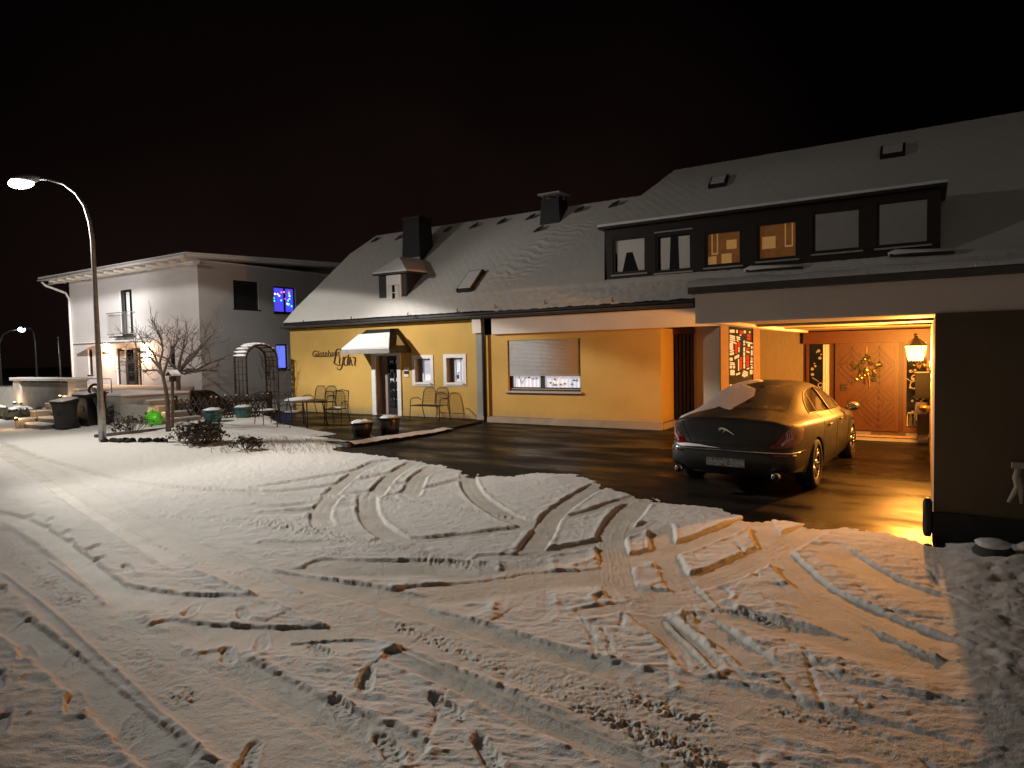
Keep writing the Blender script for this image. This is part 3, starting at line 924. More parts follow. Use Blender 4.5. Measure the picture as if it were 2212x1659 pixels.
# roof vents near the ridge
for cx, cy in [(390, 470), (555, 455), (890, 400), (1075, 375), (1265, 345), (1465, 315), (1800, 265), (2040, 230), (1520, 400)]:
    p = Vector(on_roof(691+.3125*cx, 374.4+.3125*cy))
    mb = MB()
    mb.prism([p+RN*.04+RX*-.18-RT*.10, p+RN*.14+RX*.12-RT*.13, p+RN*.13+RX*.18+RT*.06, p+RN*.03+RX*-.10+RT*.12], tuple(RN*0.035), 'slate')
    mb.build('roof_vent', house)


def skylight(p0, w, h, name='skylight'):
    c = Vector(p0)
    mb = MB()
    mb.obox(c+RN*0.06, (w, h, 0.16), 'dark_metal', RM)
    f = mb.build(name, house)
    mb = MB(); mb.obox(c+RN*0.155, (w-0.12, h-0.14, 0.03), 'snow_cap', RM); mb.build('snow', f)
    return f


skylight((-11.88, 16.65, float(rz(16.65))), 0.56, 0.98)
skylight((-5.08, 19.5, float(rz(19.5))), 0.5, 0.5, 'roof_hatch')
skylight((-0.75, 19.65, float(rz(19.65))), 0.55, 0.5, 'roof_hatch')

# chimneys
mb = MB()
c0 = onY(881, 553, 18.1); c1 = onY(905, 466, 18.1)
x0, x1, zt = -15.55, -14.80, 6.72
vs = [(x0-.05, 17.65, 4.9), (x1+.05, 17.65, 4.9), (x1+.05, 18.45, 4.9), (x0-.05, 18.45, 4.9), (x0+.03, 17.72, zt), (x1-.03, 17.72, zt), (x1-.03, 18.4, zt), (x0+.03, 18.4, zt)]
mb.add(vs, [(4, 5, 6, 7), (0, 1, 5, 4), (1, 2, 6, 5), (2, 3, 7, 6), (3, 0, 4, 7)], 'slate')
ch = mb.build('chimney', house)
mb = MB(); mb.box((x0-.02, 17.68, zt+.002), (x1+.02, 18.44, zt+.07), 'door_wood_dark'); mb.build('cap', ch)
mb = MB(); mb.prism([(x0-.1, 17.45, 5.13), (x1+.05, 17.45, 5.13), (x1+.05, 17.66, 5.32), (x0-.1, 17.66, 5.32)], (0, 0, .06), 'snow_cap'); mb.build('snow', ch)
mb = MB()
vs = [(-10.64, 18.75, 5.9), (-9.88, 18.75, 5.9), (-9.88, 19.5, 5.9), (-10.64, 19.5, 5.9), (-10.58, 18.8, 6.92), (-9.95, 18.8, 6.92), (-9.95, 19.4, 6.92), (-10.58, 19.4, 6.92)]
mb.add(vs, [(4, 5, 6, 7), (0, 1, 5, 4), (1, 2, 6, 5), (2, 3, 7, 6), (3, 0, 4, 7)], 'slate')
ch = mb.build('chimney', house)
mb = MB()
for xx in (-10.52, -10.01):
    for yy in (18.88, 19.32): mb.box((xx-.03, yy-.03, 6.922), (xx+.03, yy+.03, 7.06), 'dark_metal')
mb.box((-10.66, 18.7, 7.062), (-9.87, 19.5, 7.11), 'concrete_pale'); mb.build('cap', ch)

# small dormer with its white window
mb = MB()
dx0, dx1, dy0 = -15.42, -14.22, 16.3
zb, zt = 3.62, 4.72
mb.quad((dx0, dy0, zb), (dx1, dy0, zb), (dx1, dy0, zt), (dx0, dy0, zt), 'slate')
for xx in (dx0, dx1):
    mb.add([(xx, dy0, zb), (xx, dy0, zt), (xx, 17.3, zt)], [(0, 1, 2)], 'slate')
dm = mb.build('dormer', house)
mb = MB()
xm = (dx0+dx1)/2
A, B, C_, D_ = (dx0-.12, dy0-.14, zt-.02), (dx1+.12, dy0-.14, zt-.02), (dx1+.12, 17.5, zt+.02), (dx0-.12, 17.5, zt+.02)
P_, Q_ = (xm, dy0+.35, zt+.50), (xm, 18.0, zt+.56)
for f_ in ((A, B, P_), (B, C_, Q_, P_), (A, P_, Q_, D_)):
    mb.prism(f_, (0, 0, 0.05), 'snow_cap')
mb.build('snow', dm)
mb = MB(); mb.box((dx0-.14, dy0-.16, zt-.07), (dx1+.14, dy0+.02, zt-.022), 'dark_wood')
mb.prism([(dx1+.145, dy0-.15, zt-.08), (dx1+.145, 17.4, zt-.05), (dx1+.145, 17.4, zt), (dx1+.145, dy0-.15, zt-.02)], (0.02, 0, 0), 'dark_wood'); mb.build('fascia', dm)
wf = MB()
fx0, fx1, fz0, fz1 = -15.04, -14.42, 3.70, 4.62
wf.box((fx0, dy0-.05, fz0), (fx1, dy0-.002, fz1), 'white_trim')
wf.box((fx0-.22, dy0-.10, fz0-.07), (fx1+.12, dy0-.003, fz0-.004), 'white_trim')
wf.build('window', dm)
mb = MB(); mb.box((fx0+.07, dy0-.056, fz0+.10), (fx1-.07, dy0-.051, fz1-.33), 'dark_glass')
for xx in (fx0+.08, fx1-.25): mb.box((xx, dy0-.060, fz0+.11), (xx+.17, dy0-.057, fz1-.34), 'curtain')
mb.build('pane', dm)
mb = MB(); mb.box((xm-.015, dy0-.07, fz0+.10), (xm+.02, dy0-.061, fz1-.33), 'white_trim'); mb.box((fx0+.07, dy0-.068, fz0+.33), (fx1-.07, dy0-.0615, fz0+.36), 'white_trim')
mb.build('glazing_bar', dm)

# long dormer
LD = (-7.26, 0.24, 3.80, 5.21, 16.3)
mb = MB()
lx0, lx1, lz0, lz1, ldy = LD
holes = []
DW = [(-7.03, -6.10, 4.02, 4.96), (-5.86, -4.92, 3.97, 4.94), (-4.60, -3.72, 4.0, 4.86), (-3.38, -2.48, 4.04, 4.92), (-2.18, -1.2, 4.10, 5.02), (-0.92, 0.06, 4.10, 5.05)]
facade(mb, lx0, lx1, lz0, lz1, ldy, DW, 'dark_wood', 0.08)
for xx in (lx0, lx1):
    mb.add([(xx, ldy, lz0), (xx, ldy, lz1), (xx, 17.95, lz1), (xx, 16.25, lz0)], [(0, 1, 2, 3)], 'slate')
mb.box((lx0-.1, ldy-.2, lz1), (lx1+.1, 18.0, lz1+.06), 'dark_wood')
ld = mb.build('dormer', house)
ld['label'] = 'long flat dark dormer with six windows'
mb = MB(); mb.box((lx0-.12, ldy-.22, lz1+.062), (lx1+.12, 18.05, lz1+.12), 'snow_cap'); mb.build('snow', ld)
for k, (a, b_, c, d) in enumerate(DW):
    mb = MB()
    t = 0.06
    mb.box((a, ldy+.02, c), (a+t, ldy+.07, d), 'dark_wood'); mb.box((b_-t, ldy+.02, c), (b_, ldy+.07, d), 'dark_wood')
    mb.box((a+t, ldy+.02, c), (b_-t, ldy+.07, c+t), 'dark_wood'); mb.box((a+t, ldy+.02, d-t), (b_-t, ldy+.07, d), 'dark_wood')
    mb.box((a-.03, ldy-.06, c-.05), (b_+.03, ldy-.003, c-.015), 'shutter')
    if k == 1: mb.box((a-.02, ldy-.03, d+.03), (b_+.02, ldy-.003, d+.06), 'shutter')
    Yb = ldy+.075
    if k < 2:
        mb.quad((a, Yb, c), (b_, Yb, c), (b_, Yb, d), (a, Yb, d), 'dark_glass')
        Yc = Yb-.012
        if k == 0:
            mb.quad((a+t, Yc, c+.55), (b_-t, Yc, c+.55), (b_-t, Yc, d-t), (a+t, Yc, d-t), 'curtain')
            mb.add([(a+.10, Yc, c+t), (a+.24, Yc, c+t), (a+.36, Yc, c+.55), (a+.10, Yc, c+.55)], [(0, 1, 2, 3)], 'curtain')
            mb.add([(b_-.24, Yc, c+t), (b_-.08, Yc, c+t), (b_-.08, Yc, c+.55), (b_-.40, Yc, c+.55)], [(0, 1, 2, 3)], 'curtain')
        else:
            mb.add([(a+.12, Yc, c+t), (a+.34, Yc, c+t), (a+.38, Yc, d-.1), (a+.12, Yc, d-.1)], [(0, 1, 2, 3)], 'curtain')
            mb.add([(b_-.34, Yc, c+t), (b_-.07, Yc, c+t), (b_-.07, Yc, d-.1), (b_-.36, Yc, d-.1)], [(0, 1, 2, 3)], 'curtain')
    elif k < 4:
        mb.quad((a, Yb, c), (b_, Yb, c), (b_, Yb, d), (a, Yb, d), 'amber_room')
        Yc = Yb-.004
        rects = [(.14, .30, .30, .84), (.50, .74, .40, .62), (.05, .26, .07, .26), (.38, .62, .07, .30)] if k == 2 else [(.60, .78, .28, .86), (.10, .40, .28, .56)]
        for q in rects:
            mb.quad((a+q[0], Yc, c+q[2]), (a+q[1], Yc, c+q[2]), (a+q[1], Yc, c+q[3]), (a+q[0], Yc, c+q[3]), 'amber_bright')
            mb.quad((a+q[0]+.03, Yc-.003, c+q[2]+.04), (a+q[1]-.03, Yc-.003, c+q[2]+.04), (a+q[1]-.03, Yc-.003, c+q[3]-.04), (a+q[0]+.03, Yc-.003, c+q[3]-.04), 'amber_room' if q[3]-q[2] > .5 else 'amber_bright')
    else:
        zc = c+t
        while zc < d-t-.01:
            mb.box((a+t, ldy+.015, zc), (b_-t, ldy+.035, zc+.04), 'shutter'); zc += .045
    wo = mb.build('window', ld)
# entrance door of the guest house
mb = MB()
for (a, b_, c, d) in ((DOOR[0]-.17, DOOR[0], 0.06, 2.09), (DOOR[1], DOOR[1]+.15, 0.06, 2.09), (DOOR[0], DOOR[1], 1.99, 2.09)):
    mb.box((a, FY-.05, c), (b_, FY-.002, d), 'white_trim')
mb.build('door_surround', house)
mb = MB()
mb.box((DOOR[0]+.30, FY+.20, 0.06), (DOOR[1], FY+.26, 1.99), 'dark_metal')
mb.quad((DOOR[0], FY+.27, 0.06), (DOOR[0]+.30, FY+.27, 0.06), (DOOR[0]+.30, FY+.27, 1.99), (DOOR[0], FY+.27, 1.99), 'reveal_brown')
dd = mb.build('door', house)
dd['label'] = 'dark glazed entrance door with scrolled metal grille'
mb = MB()
dxa, dxb = DOOR[0]+.38, DOOR[1]-.05
mb.box((dxa, FY+.192, 0.30), (dxb, FY+.199, 1.86), 'dark_glass'); mb.build('pane', dd)
mb = MB()
xm = (dxa+dxb)/2
for k in range(5):
    zc = 0.50+k*0.29
    for sgn in (-1, 1):
        pts = [(xm+sgn*(.02+.20*t), FY+.184, zc+.10*math.sin(math.pi*t*.9)) for t in np.linspace(0, 1, 8)]
        mb.tube(pts, 0.010, 'dark_metal', 6)
        arc = [(xm+sgn*(.035+.17*t), FY+.188, zc+.018+.085*math.sin(math.pi*min(1, t*1.05))) for t in np.linspace(0, 1, 8)]
        mb.add(arc+[(xm+sgn*(.19-.13*t), FY+.188, zc+(.19 if k > 1 else .10)-.03*math.sin(math.pi*t)) for t in np.linspace(0, 1, 5)], [tuple(range(13))], 'frosted')
mb.box((xm-.015, FY+.178, .3), (xm+.015, FY+.19, 1.86), 'dark_metal')
mb.build('grille', dd, True)
mb = MB(); mb.box((DOOR[0], FY-.25, 0.0), (DOOR[1], FY+.30, 0.055), 'grey_plinth'); mb.build('step', house)

for wi, (a, b_, c, d) in enumerate((W1, W2)):
    mb = MB()
    mb.box((a-.11, FY-.03, c-.11), (a, FY-.002, d+.11), 'white_trim'); mb.box((b_, FY-.03, c-.11), (b_+.11, FY-.002, d+.11), 'white_trim')
    mb.box((a, FY-.03, c-.11), (b_, FY-.002, c), 'white_trim'); mb.box((a, FY-.03, d), (b_, FY-.002, d+.11), 'white_trim')
    Yb = FY+.22
    mb.box((a+.14, Yb-.04, c+.05), (a+.19, Yb, d-.06), 'white_trim'); mb.box((b_-.05, Yb-.04, c+.05), (b_, Yb, d-.06), 'white_trim')
    mb.box((a+.14, Yb-.04, c), (b_, Yb, c+.05), 'white_trim'); mb.box((a+.14, Yb-.04, d-.06), (b_, Yb, d), 'white_trim')
    mb.quad((a, Yb+.03, c), (a+.14, Yb-.02, c), (a+.14, Yb-.02, d), (a, Yb+.03, d), 'reveal_brown')
    wdw = mb.build('window', house)
    mb = MB(); mb.box((a-.02, FY-.07, c-.065), (b_+.05, FY-.032, c-.02), 'white_trim'); mb.box((b_-.0, FY-.075, c-.07), (b_+.06, FY-.071, c-.015), 'grey_plinth'); mb.build('sill', wdw)
    mb = MB()
    n_ = 40
    vs = []; fs = []
    for i in range(n_+1):
        x_ = a+.19+(b_-.05-a-.19)*i/n_
        yy = Yb+.012+.010*math.sin(i*1.3)+.006*math.sin(i*.53+wi)
        vs += [(x_, yy, c+.05), (x_, yy, d-.06)]
        if i: fs.append((2*i-2, 2*i, 2*i+1, 2*i-1))
    mb.add(vs, fs, 'lit_curtain')
    if wi:
        xm = (a+.19+b_-.05)/2
        mb.box((xm-.012, Yb-.03, c+.05), (xm+.012, Yb-.005, d-.06), 'galvanised')
        mb.ball((a+.27, Yb-.02, c+.17), .045, .02, .07, 'dark_metal', 8, 6, .2); mb.ball((a+.29, Yb-.02, c+.30), .03, .02, .05, 'galvanised', 8, 6, .2)
    mb.build('curtain', wdw)

# wide window with roller shutter
a, b_, c, d = WB
mb = MB()
Yb = FY+.15
mb.box((a, Yb-.05, c), (b_, Yb, c+.10), 'dark_wood'); mb.box((a, Yb-.05, c+.10), (a+.09, Yb, d), 'dark_wood'); mb.box((b_-.06, Yb-.05, c+.10), (b_, Yb, d), 'dark_wood')
xm = a+1.08
mb.box((xm-.06, Yb-.05, c+.10), (xm+.06, Yb, d), 'dark_wood')
mb.box((a, Yb-.06, c+.045), (b_, Yb-.051, c+.065), 'shutter')
wdw = mb.build('window', house)
wdw['label'] = 'wide window with its roller shutter two thirds down'
mb = MB()
n_ = 120; vs = []; fs = []
for i in range(n_+1):
    x_ = a+.09+(b_-.06-a-.09)*i/n_
    yy = Yb+.02+.012*math.sin(i*.9)+.008*math.sin(i*.37)
    vs += [(x_, yy, c+.10), (x_, yy, c+.47)]
    if i: fs.append((2*i-2, 2*i, 2*i+1, 2*i-1))
mb.add(vs, fs, 'lit_curtain')
rg = random.Random(4)
mb.bar((a+.30, Yb-.005, c+.40), (a+.36, Yb-.005, c+.20), .01, .02, 'galvanised'); mb.bar((a+.36, Yb-.005, c+.20), (a+.52, Yb-.005, c+.38), .01, .02, 'galvanised')
for k in range(9):
    mb.ball((a+1.25+rg.uniform(0, .95), Yb-.005, c+.16+rg.uniform(0, .18)), .045, .01, .03, 'galvanised', 8, 6, .2)
for k in range(3):
    mb.ball((a+.62+.12*k, Yb-.005, c+.36+rg.uniform(-.03, .03)), .05, .01, .02, 'galvanised', 8, 6, .2)
mb.build('curtain', wdw)
mb = MB()
zc = c+.42
while zc < d:
    mb.tube([(a+.05, FY+.045, zc+.0175), (b_-.03, FY+.045, zc+.0175)], 0.0195, 'shutter', 6); zc += .0375
mb.build('shutter', wdw, True)
mb = MB(); mb.box((a-.02, FY-.07, c-.05), (b_+.04, FY+.10, c-.002), 'shutter'); mb.box((a-.04, FY-.05, c-.08), (b_+.06, FY-.003, c-.052), 'dark_wood'); mb.build('sill', wdw)

# canopy over the entrance
mb = MB()
tx0, tx1, tz_ = -15.36, -14.26, 2.86
bx0, bx1, bz = -15.80, -13.78, 2.20
yf_ = 14.93
T0, T1 = (tx0, FY-.003, tz_), (tx1, FY-.003, tz_)
F0, F1 = (bx0, yf_, bz), (bx1, yf_, bz)
S0, S1 = (bx0, FY-.003, bz), (bx1, FY-.003, bz)
U0, U1 = (tx0+.04, 15.55, tz_-.02), (tx1-.02, 15.55, tz_-.02)
mb.add([T0, T1, U1, U0], [(0, 1, 2, 3)], 'slate'); mb.add([U0, U1, F1, F0], [(0, 1, 2, 3)], 'slate')
mb.add([U0, F0, S0, T0], [(0, 1, 2, 3)], 'slate'); mb.add([U1, T1, S1, F1], [(0, 1, 2, 3)], 'slate')
mb.quad(F0, F1, S1, S0, 'dark_wood')
cn = mb.build('entrance_canopy', house)
mb = MB()
mb.box((bx0-.02, yf_-.03, bz-.13), (bx1+.02, yf_, bz+.01), 'grey_plinth'); mb.box((bx1, yf_, bz-.13), (bx1+.03, FY-.004, bz+.01), 'dark_metal'); mb.box((bx0-.03, yf_, bz-.13), (bx0, FY-.004, bz+.01), 'dark_metal')
mb.build('fascia', cn)
lerp = lambda p, q, t: tuple(np.array(p)+(np.array(q)-np.array(p))*t)
mb = MB()
mb.prism([lerp(F0, U0, 0.0), lerp(F1, U1, 0.0), lerp(F1, U1, .74), lerp(F0, U0, .70)], (0, -.02, .05), 'snow_cap')
mb.build('snow', cn)
mb = MB(); s_ = lerp(S1, U1, .25); mb.prism([(bx1-.12, 15.35, bz+.10), (bx1-.10, 15.75, bz+.06), (bx1-.30, 15.62, bz+.42)], (.03, 0, .02), 'snow_cap'); mb.build('snow', cn)

# dark side recess beside the yellow block
mb = MB()
mb.quad((XR, 16.92, 0), (-4.2, 16.92, 0), (-4.2, 16.92, 2.6), (XR, 16.92, 2.6), 'dark_wood')
mb.box((XR+.02, 16.80, 2.40), (-4.2, 16.90, 2.56), 'lintel_wood')
for k in range(5): mb.box((XR+.05+.1*k, 16.86, .1), (XR+.12+.1*k, 16.915, 2.38), 'dark_wood')
mb.build('side_door', house)

# porch wall with stained glass: a wedge whose right face catches the lantern
C2, E2 = np.array([-4.13, 15.83]), np.array([-2.39, 16.42])
Gp = np.array([-5.06, 16.86])
mb = MB()
dv = (E2-C2)/np.linalg.norm(E2-C2); Lw = np.linalg.norm(E2-C2)
nv = np.array([dv[1], -dv[0]])


c7 = crop(2450, 1150, 1190/2194)


def tw(cx):
    d = pixel_ray(*c7(cx, 330)); t = (C2 @ nv)/(d[:2] @ nv); return float((d[:2]*t-C2) @ dv)


TA, TB, TC, TD = tw(465)-.02, tw(520), tw(690), tw(735)


def pw(t, z, o=0.0):
    q = C2+dv*t+nv*o; return (q[0], q[1], z)


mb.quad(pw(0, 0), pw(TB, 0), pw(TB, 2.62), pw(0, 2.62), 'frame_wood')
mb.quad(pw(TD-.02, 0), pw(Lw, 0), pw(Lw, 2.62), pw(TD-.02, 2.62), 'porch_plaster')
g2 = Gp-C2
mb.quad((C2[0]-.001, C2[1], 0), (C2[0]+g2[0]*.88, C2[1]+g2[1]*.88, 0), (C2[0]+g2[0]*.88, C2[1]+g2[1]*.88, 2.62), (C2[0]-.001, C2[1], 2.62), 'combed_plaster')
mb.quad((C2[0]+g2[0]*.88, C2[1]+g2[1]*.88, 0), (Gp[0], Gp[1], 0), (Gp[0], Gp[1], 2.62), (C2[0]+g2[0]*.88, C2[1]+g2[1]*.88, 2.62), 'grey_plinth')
mb.build('porch_wall', house)
mb = MB()
for t0_, t1_ in ((TA+.02, TB), (TC, TD)):
    mb.add([pw(t0_, .1, -.02), pw(t1_, .1, -.02), pw(t1_, .1, .045), pw(t0_, .1, .045), pw(t0_, 2.62, -.02), pw(t1_, 2.62, -.02), pw(t1_, 2.62, .045), pw(t0_, 2.62, .045)],
           [(3, 2, 1, 0), (4, 5, 6, 7), (0, 1, 5, 4), (1, 2, 6, 5), (2, 3, 7, 6), (3, 0, 4, 7)], 'frame_wood')
sg = mb.build('stained_window', house)
mb = MB()
mb.quad(pw(TB-.01, .1), pw(TC+.01, .1), pw(TC+.01, 2.62), pw(TB-.01, 2.62), 'lead')
cG = crop(2700, 1200, 400/2212)


def glass_pt(x, y, o=.006):
    d = pixel_ray(*cG(x, y)); t = ((C2-np.zeros(2)) @ nv+o)/(d[:2] @ nv); q = np.array([0, 0, EYE])+d*t; return tuple(q)


CELLS = {'glass_white': [(200, 200, 305, 265, 0), (335, 205, 370, 270, 0), (490, 220, 540, 275, 0), (600, 235, 630, 270, 0), (200, 305, 315, 340, 25), (200, 345, 315, 375, 25), (200, 385, 320, 415, 25), (340, 335, 418, 370, 15), (345, 378, 418, 405, 15),
    (345, 412, 385, 440, 15), (205, 425, 345, 455, 45), (200, 465, 272, 620, 0), (200, 635, 292, 668, -18), (200, 680, 290, 735, -15), (300, 750, 400, 815, -40), (200, 780, 265, 845, 0), (200, 868, 305, 892, 15), (200, 905, 310, 935, 5), (200, 948, 252, 1005, 0), (268, 948, 312, 1005, 0),
    (210, 1035, 305, 1145, 0), (330, 1110, 420, 1150, -25), (485, 425, 520, 475, 0), (485, 488, 520, 525, 0), (485, 565, 520, 655, 0), (485, 668, 520, 745, 0), (487, 755, 520, 895, 0), (487, 905, 520, 1005, 0), (535, 445, 680, 475, 28), (575, 490, 622, 555, 0), (640, 540, 690, 597, 0),
    (545, 635, 615, 672, 18), (642, 625, 690, 735, 0), (640, 765, 685, 785, 20), (635, 795, 685, 815, 20), (630, 840, 685, 885, 0), (630, 905, 685, 930, 10), (640, 955, 685, 1015, 0), (620, 1035, 685, 1125, 0), (555, 1000, 610, 1030, -15), (485, 1045, 580, 1075, 30), (470, 1080, 580, 1105, 30), (460, 1110, 575, 1140, 30), (455, 1140, 530, 1165, 25),
    (375, 810, 398, 1055, 0), (380, 560, 405, 670, 0), (200, 1335, 255, 1375, 0), (300, 1335, 345, 1370, 0), (405, 300, 445, 325, 0)],
    'glass_red': [(410, 220, 470, 290, 0), (565, 300, 630, 350, 0), (562, 365, 632, 410, 0), (318, 490, 358, 700, 0), (370, 465, 418, 545, 0), (545, 575, 605, 605, 20), (550, 730, 595, 830, 0), (550, 840, 595, 970, 0), (418, 775, 458, 835, 0), (418, 845, 455, 940, 0), (420, 948, 452, 1020, 0)],
    'glass_blue': [(440, 330, 540, 410, 0), (425, 430, 465, 640, 0), (425, 650, 465, 750, 0), (645, 250, 672, 410, 0)]}
for mname, cells in CELLS.items():
    for (xa, ya, xb, yb, sl) in cells:
        k_ = min(10, (xb-xa)*.2, (yb-ya)*.3)
        pts = [(xa+k_, ya), (xb-k_, ya+sl), (xb, ya+sl+k_), (xb, yb+sl-k_), (xb-k_, yb+sl), (xa+k_, yb), (xa, yb-k_), (xa, ya+k_)]
        mb.add([glass_pt(*p) for p in pts], [tuple(range(8))], mname)
mb.build('stained_glass', sg)

# carport roof, ceiling, right-hand building
mb = MB()
mb.box((-2.35, 7.9, 2.31), (8, 8.16, 2.66), 'cream_render')
mb.box((-2.35, 8.16, 2.315), (-2.2, 15.83, 2.66), 'cream_render')
mb.build('carport_fascia', house)
mb = MB()
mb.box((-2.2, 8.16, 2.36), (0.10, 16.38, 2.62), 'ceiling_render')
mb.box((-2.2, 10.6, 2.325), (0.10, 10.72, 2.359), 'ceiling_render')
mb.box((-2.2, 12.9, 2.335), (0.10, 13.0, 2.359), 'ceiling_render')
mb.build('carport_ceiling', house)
mb = MB()
mb.box((-2.42, 7.83, 2.665), (8, 16.2, 2.74), 'gutter_zinc')
fl = mb.build('carport_roof', house)
mb = MB()
nseg = 60
vs = []; fs = []
for i in range(nseg+1):
    x_ = -2.44+(10.44)*i/nseg
    e = .012*math.sin(i*1.7)+.01*math.sin(i*.6)
    vs += [(x_, 7.81+e*.4, 2.742), (x_, 7.83+e*.5, 2.80+e), (x_, 7.95, 2.83+e), (x_, 16.0, 2.84)]
    if i:
        for k in range(3): fs.append((4*i-4+k, 4*i+k, 4*i+1+k, 4*i-3+k))
mb.add(vs, fs, 'snow_cap')
mb.build('snow', fl, True)
mb = MB()
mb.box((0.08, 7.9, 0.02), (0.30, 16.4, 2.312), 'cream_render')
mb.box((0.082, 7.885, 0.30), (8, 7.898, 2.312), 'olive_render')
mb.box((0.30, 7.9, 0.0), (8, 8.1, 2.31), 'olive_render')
mb.build('garage_wall', house)
mb = MB(); mb.box((0.07, 7.86, 0.0), (8, 7.883, 0.30), 'dark_plinth'); mb.build('plinth', house)

# back wall of the carport
mb = MB()
BY = 16.42
mb.box((-2.39, BY, 0), (0.08, BY+.15, 2.36), 'door_wood_dark')
mb.box((-2.37, BY-.16, 2.07), (0.079, BY-.001, 2.335), 'lintel_wood')
mb.build('porch_front', house)
mb = MB()
mb.box((-1.72, BY-.06, 0.13), (-0.48, BY-.002, 2.068), 'door_wood')
dr = mb.build('front_door', house)
dr['label'] = 'carved wooden front door with nested diamond panels'
mb = MB()
md2 = MB()
for cx, zc, n_, lo, hi, xa_, xb_ in ((-1.38, 1.60, 3, 1.20, 2.03, -1.68, -1.13), (-.85, 1.60, 3, 1.20, 2.03, -1.10, -.56), (-.86, .80, 5, .18, 1.17, -1.68, -.56)):
    for k in range(n_):
        hw, hh_ = .10+.125*k, .115+.14*k
        pts = [(cx-hw, zc), (cx, zc+hh_), (cx+hw, zc), (cx, zc-hh_), (cx-hw, zc)]
        for a, b_ in zip(pts[:-1], pts[1:]):
            P0, P1 = np.array(a), np.array(b_)
            ts = [t for t in np.linspace(0, 1, 61) if lo <= (P0+(P1-P0)*t)[1] <= hi and xa_ < (P0+(P1-P0)*t)[0] < xb_]
            if len(ts) < 2: continue
            s0, s1 = P0+(P1-P0)*ts[0], P0+(P1-P0)*ts[-1]
            mb.bar((s0[0], BY-.062, s0[1]), (s1[0], BY-.062, s1[1]), .030, .045, 'door_wood')
            md2.bar((s0[0], BY-.064, s0[1]-.048), (s1[0], BY-.064, s1[1]-.048), .014, .042, 'door_wood_dark')
mb.box((-.56, BY-.085, .14), (-.485, BY-.061, 2.06), 'door_wood'); mb.box((-1.715, BY-.085, .14), (-1.685, BY-.061, 2.06), 'door_wood'); mb.box((-1.68, BY-.08, .14), (-.565, BY-.061, .175), 'door_wood')
md2.build('groove', dr)
mb.build('moulding', dr)
mb = MB(); mb.box((-1.60, BY-.10, 1.02), (-1.47, BY-.062, 1.16), 'dark_metal'); mb.tube([(-1.53, BY-.10, 1.10), (-1.53, BY-.15, 1.10), (-1.44, BY-.15, 1.10)], .012, 'brass', 6); mb.build('handle', dr)
for a, b_, zt_ in ((-2.32, -1.80, 2.06), (-0.40, 0.06, 1.80)):
    mb = MB()
    mb.box((a, BY-.05, .13), (a+.06, BY-.002, 2.068), 'lintel_wood'); mb.box((b_-.04, BY-.05, .13), (b_, BY-.002, 2.068), 'lintel_wood')
    mb.box((a+.06, BY-.05, .13), (b_-.04, BY-.002, .24), 'lintel_wood')
    if zt_ < 2: mb.box((a+.06, BY-.05, 1.80), (b_-.04, BY-.002, 2.066), 'combed_plaster')
    wdw = mb.build('sidelight', house)
    mb = MB(); mb.box((a+.06, BY-.03, .24), (b_-.04, BY-.002, zt_), 'dark_glass'); mb.build('pane', wdw)
    rg = random.Random(int(100+a*10))
    for k in range(15):
        xx, zz_ = rg.uniform(a+.10, b_-.10), rg.uniform(.35, zt_-.1)
        rr_ = rg.choice((.018, .025, .035))
        mb = MB(); mb.lathe([(rr_, 0), (rr_, .003)], (0, 0, 0), 'sticker_white', 10)
        mb.v = [(xx+x_, BY-.034+z_, zz_+y_) for x_, y_, z_ in mb.v]; mb.build('sticker', wdw)
    xs_ = (a+b_)/2-.02+(.06 if zt_ > 2 else 0)
    mb = MB()
    for zc, rr_ in ((1.15, .085), (1.30, .06)) if zt_ < 2 else ((1.0, .07), (1.13, .05)):       # frosted snowman
        for t in np.linspace(0, 2*math.pi, 15)[:-1]:
            mb.bar((xs_+rr_*math.cos(t), BY-.034, zc+rr_*math.sin(t)), (xs_+rr_*math.cos(t+.45), BY-.034, zc+rr_*math.sin(t+.45)), .004, .022, 'sticker_white')
    for q in (-1, 1): mb.bar((xs_+q*.04, BY-.034, 1.21), (xs_+q*.17, BY-.034, 1.30), .004, .014, 'sticker_white')
    mb.build('sticker', wdw)
    for k in range(9):
        x_ = a+.09+k*(b_-a-.16)/8; mb = MB(); mb.bar((x_, BY-.034, .26), (x_+rg.uniform(-.02, .02), BY-.034, rg.uniform(.38, .75)), .004, rg.uniform(.03, .07), 'sticker_white'); mb.build('sticker', wdw)
    if zt_ > 2:
        mb = MB()
        vs = []; fs = []
        for i in range(13):
            x_ = -1.97+.15*i/12
            vs += [(x_, BY-.04-.012*math.sin(i*1.5), .35), (x_, BY-.04-.012*math.sin(i*1.5), 2.05)]
            if i: fs.append((2*i-2, 2*i, 2*i+1, 2*i-1))
        mb.add(vs, fs, 'curtain')
        mb.build('curtain', wdw)
mb = MB()
mb.box((-2.38, 15.72, 0.0), (0.075, 16.415, 0.115), 'grey_plinth'); mb.box((-2.38, 15.69, .085), (0.075, 15.719, .118), 'frame_wood')
mb.build('porch_step', house)

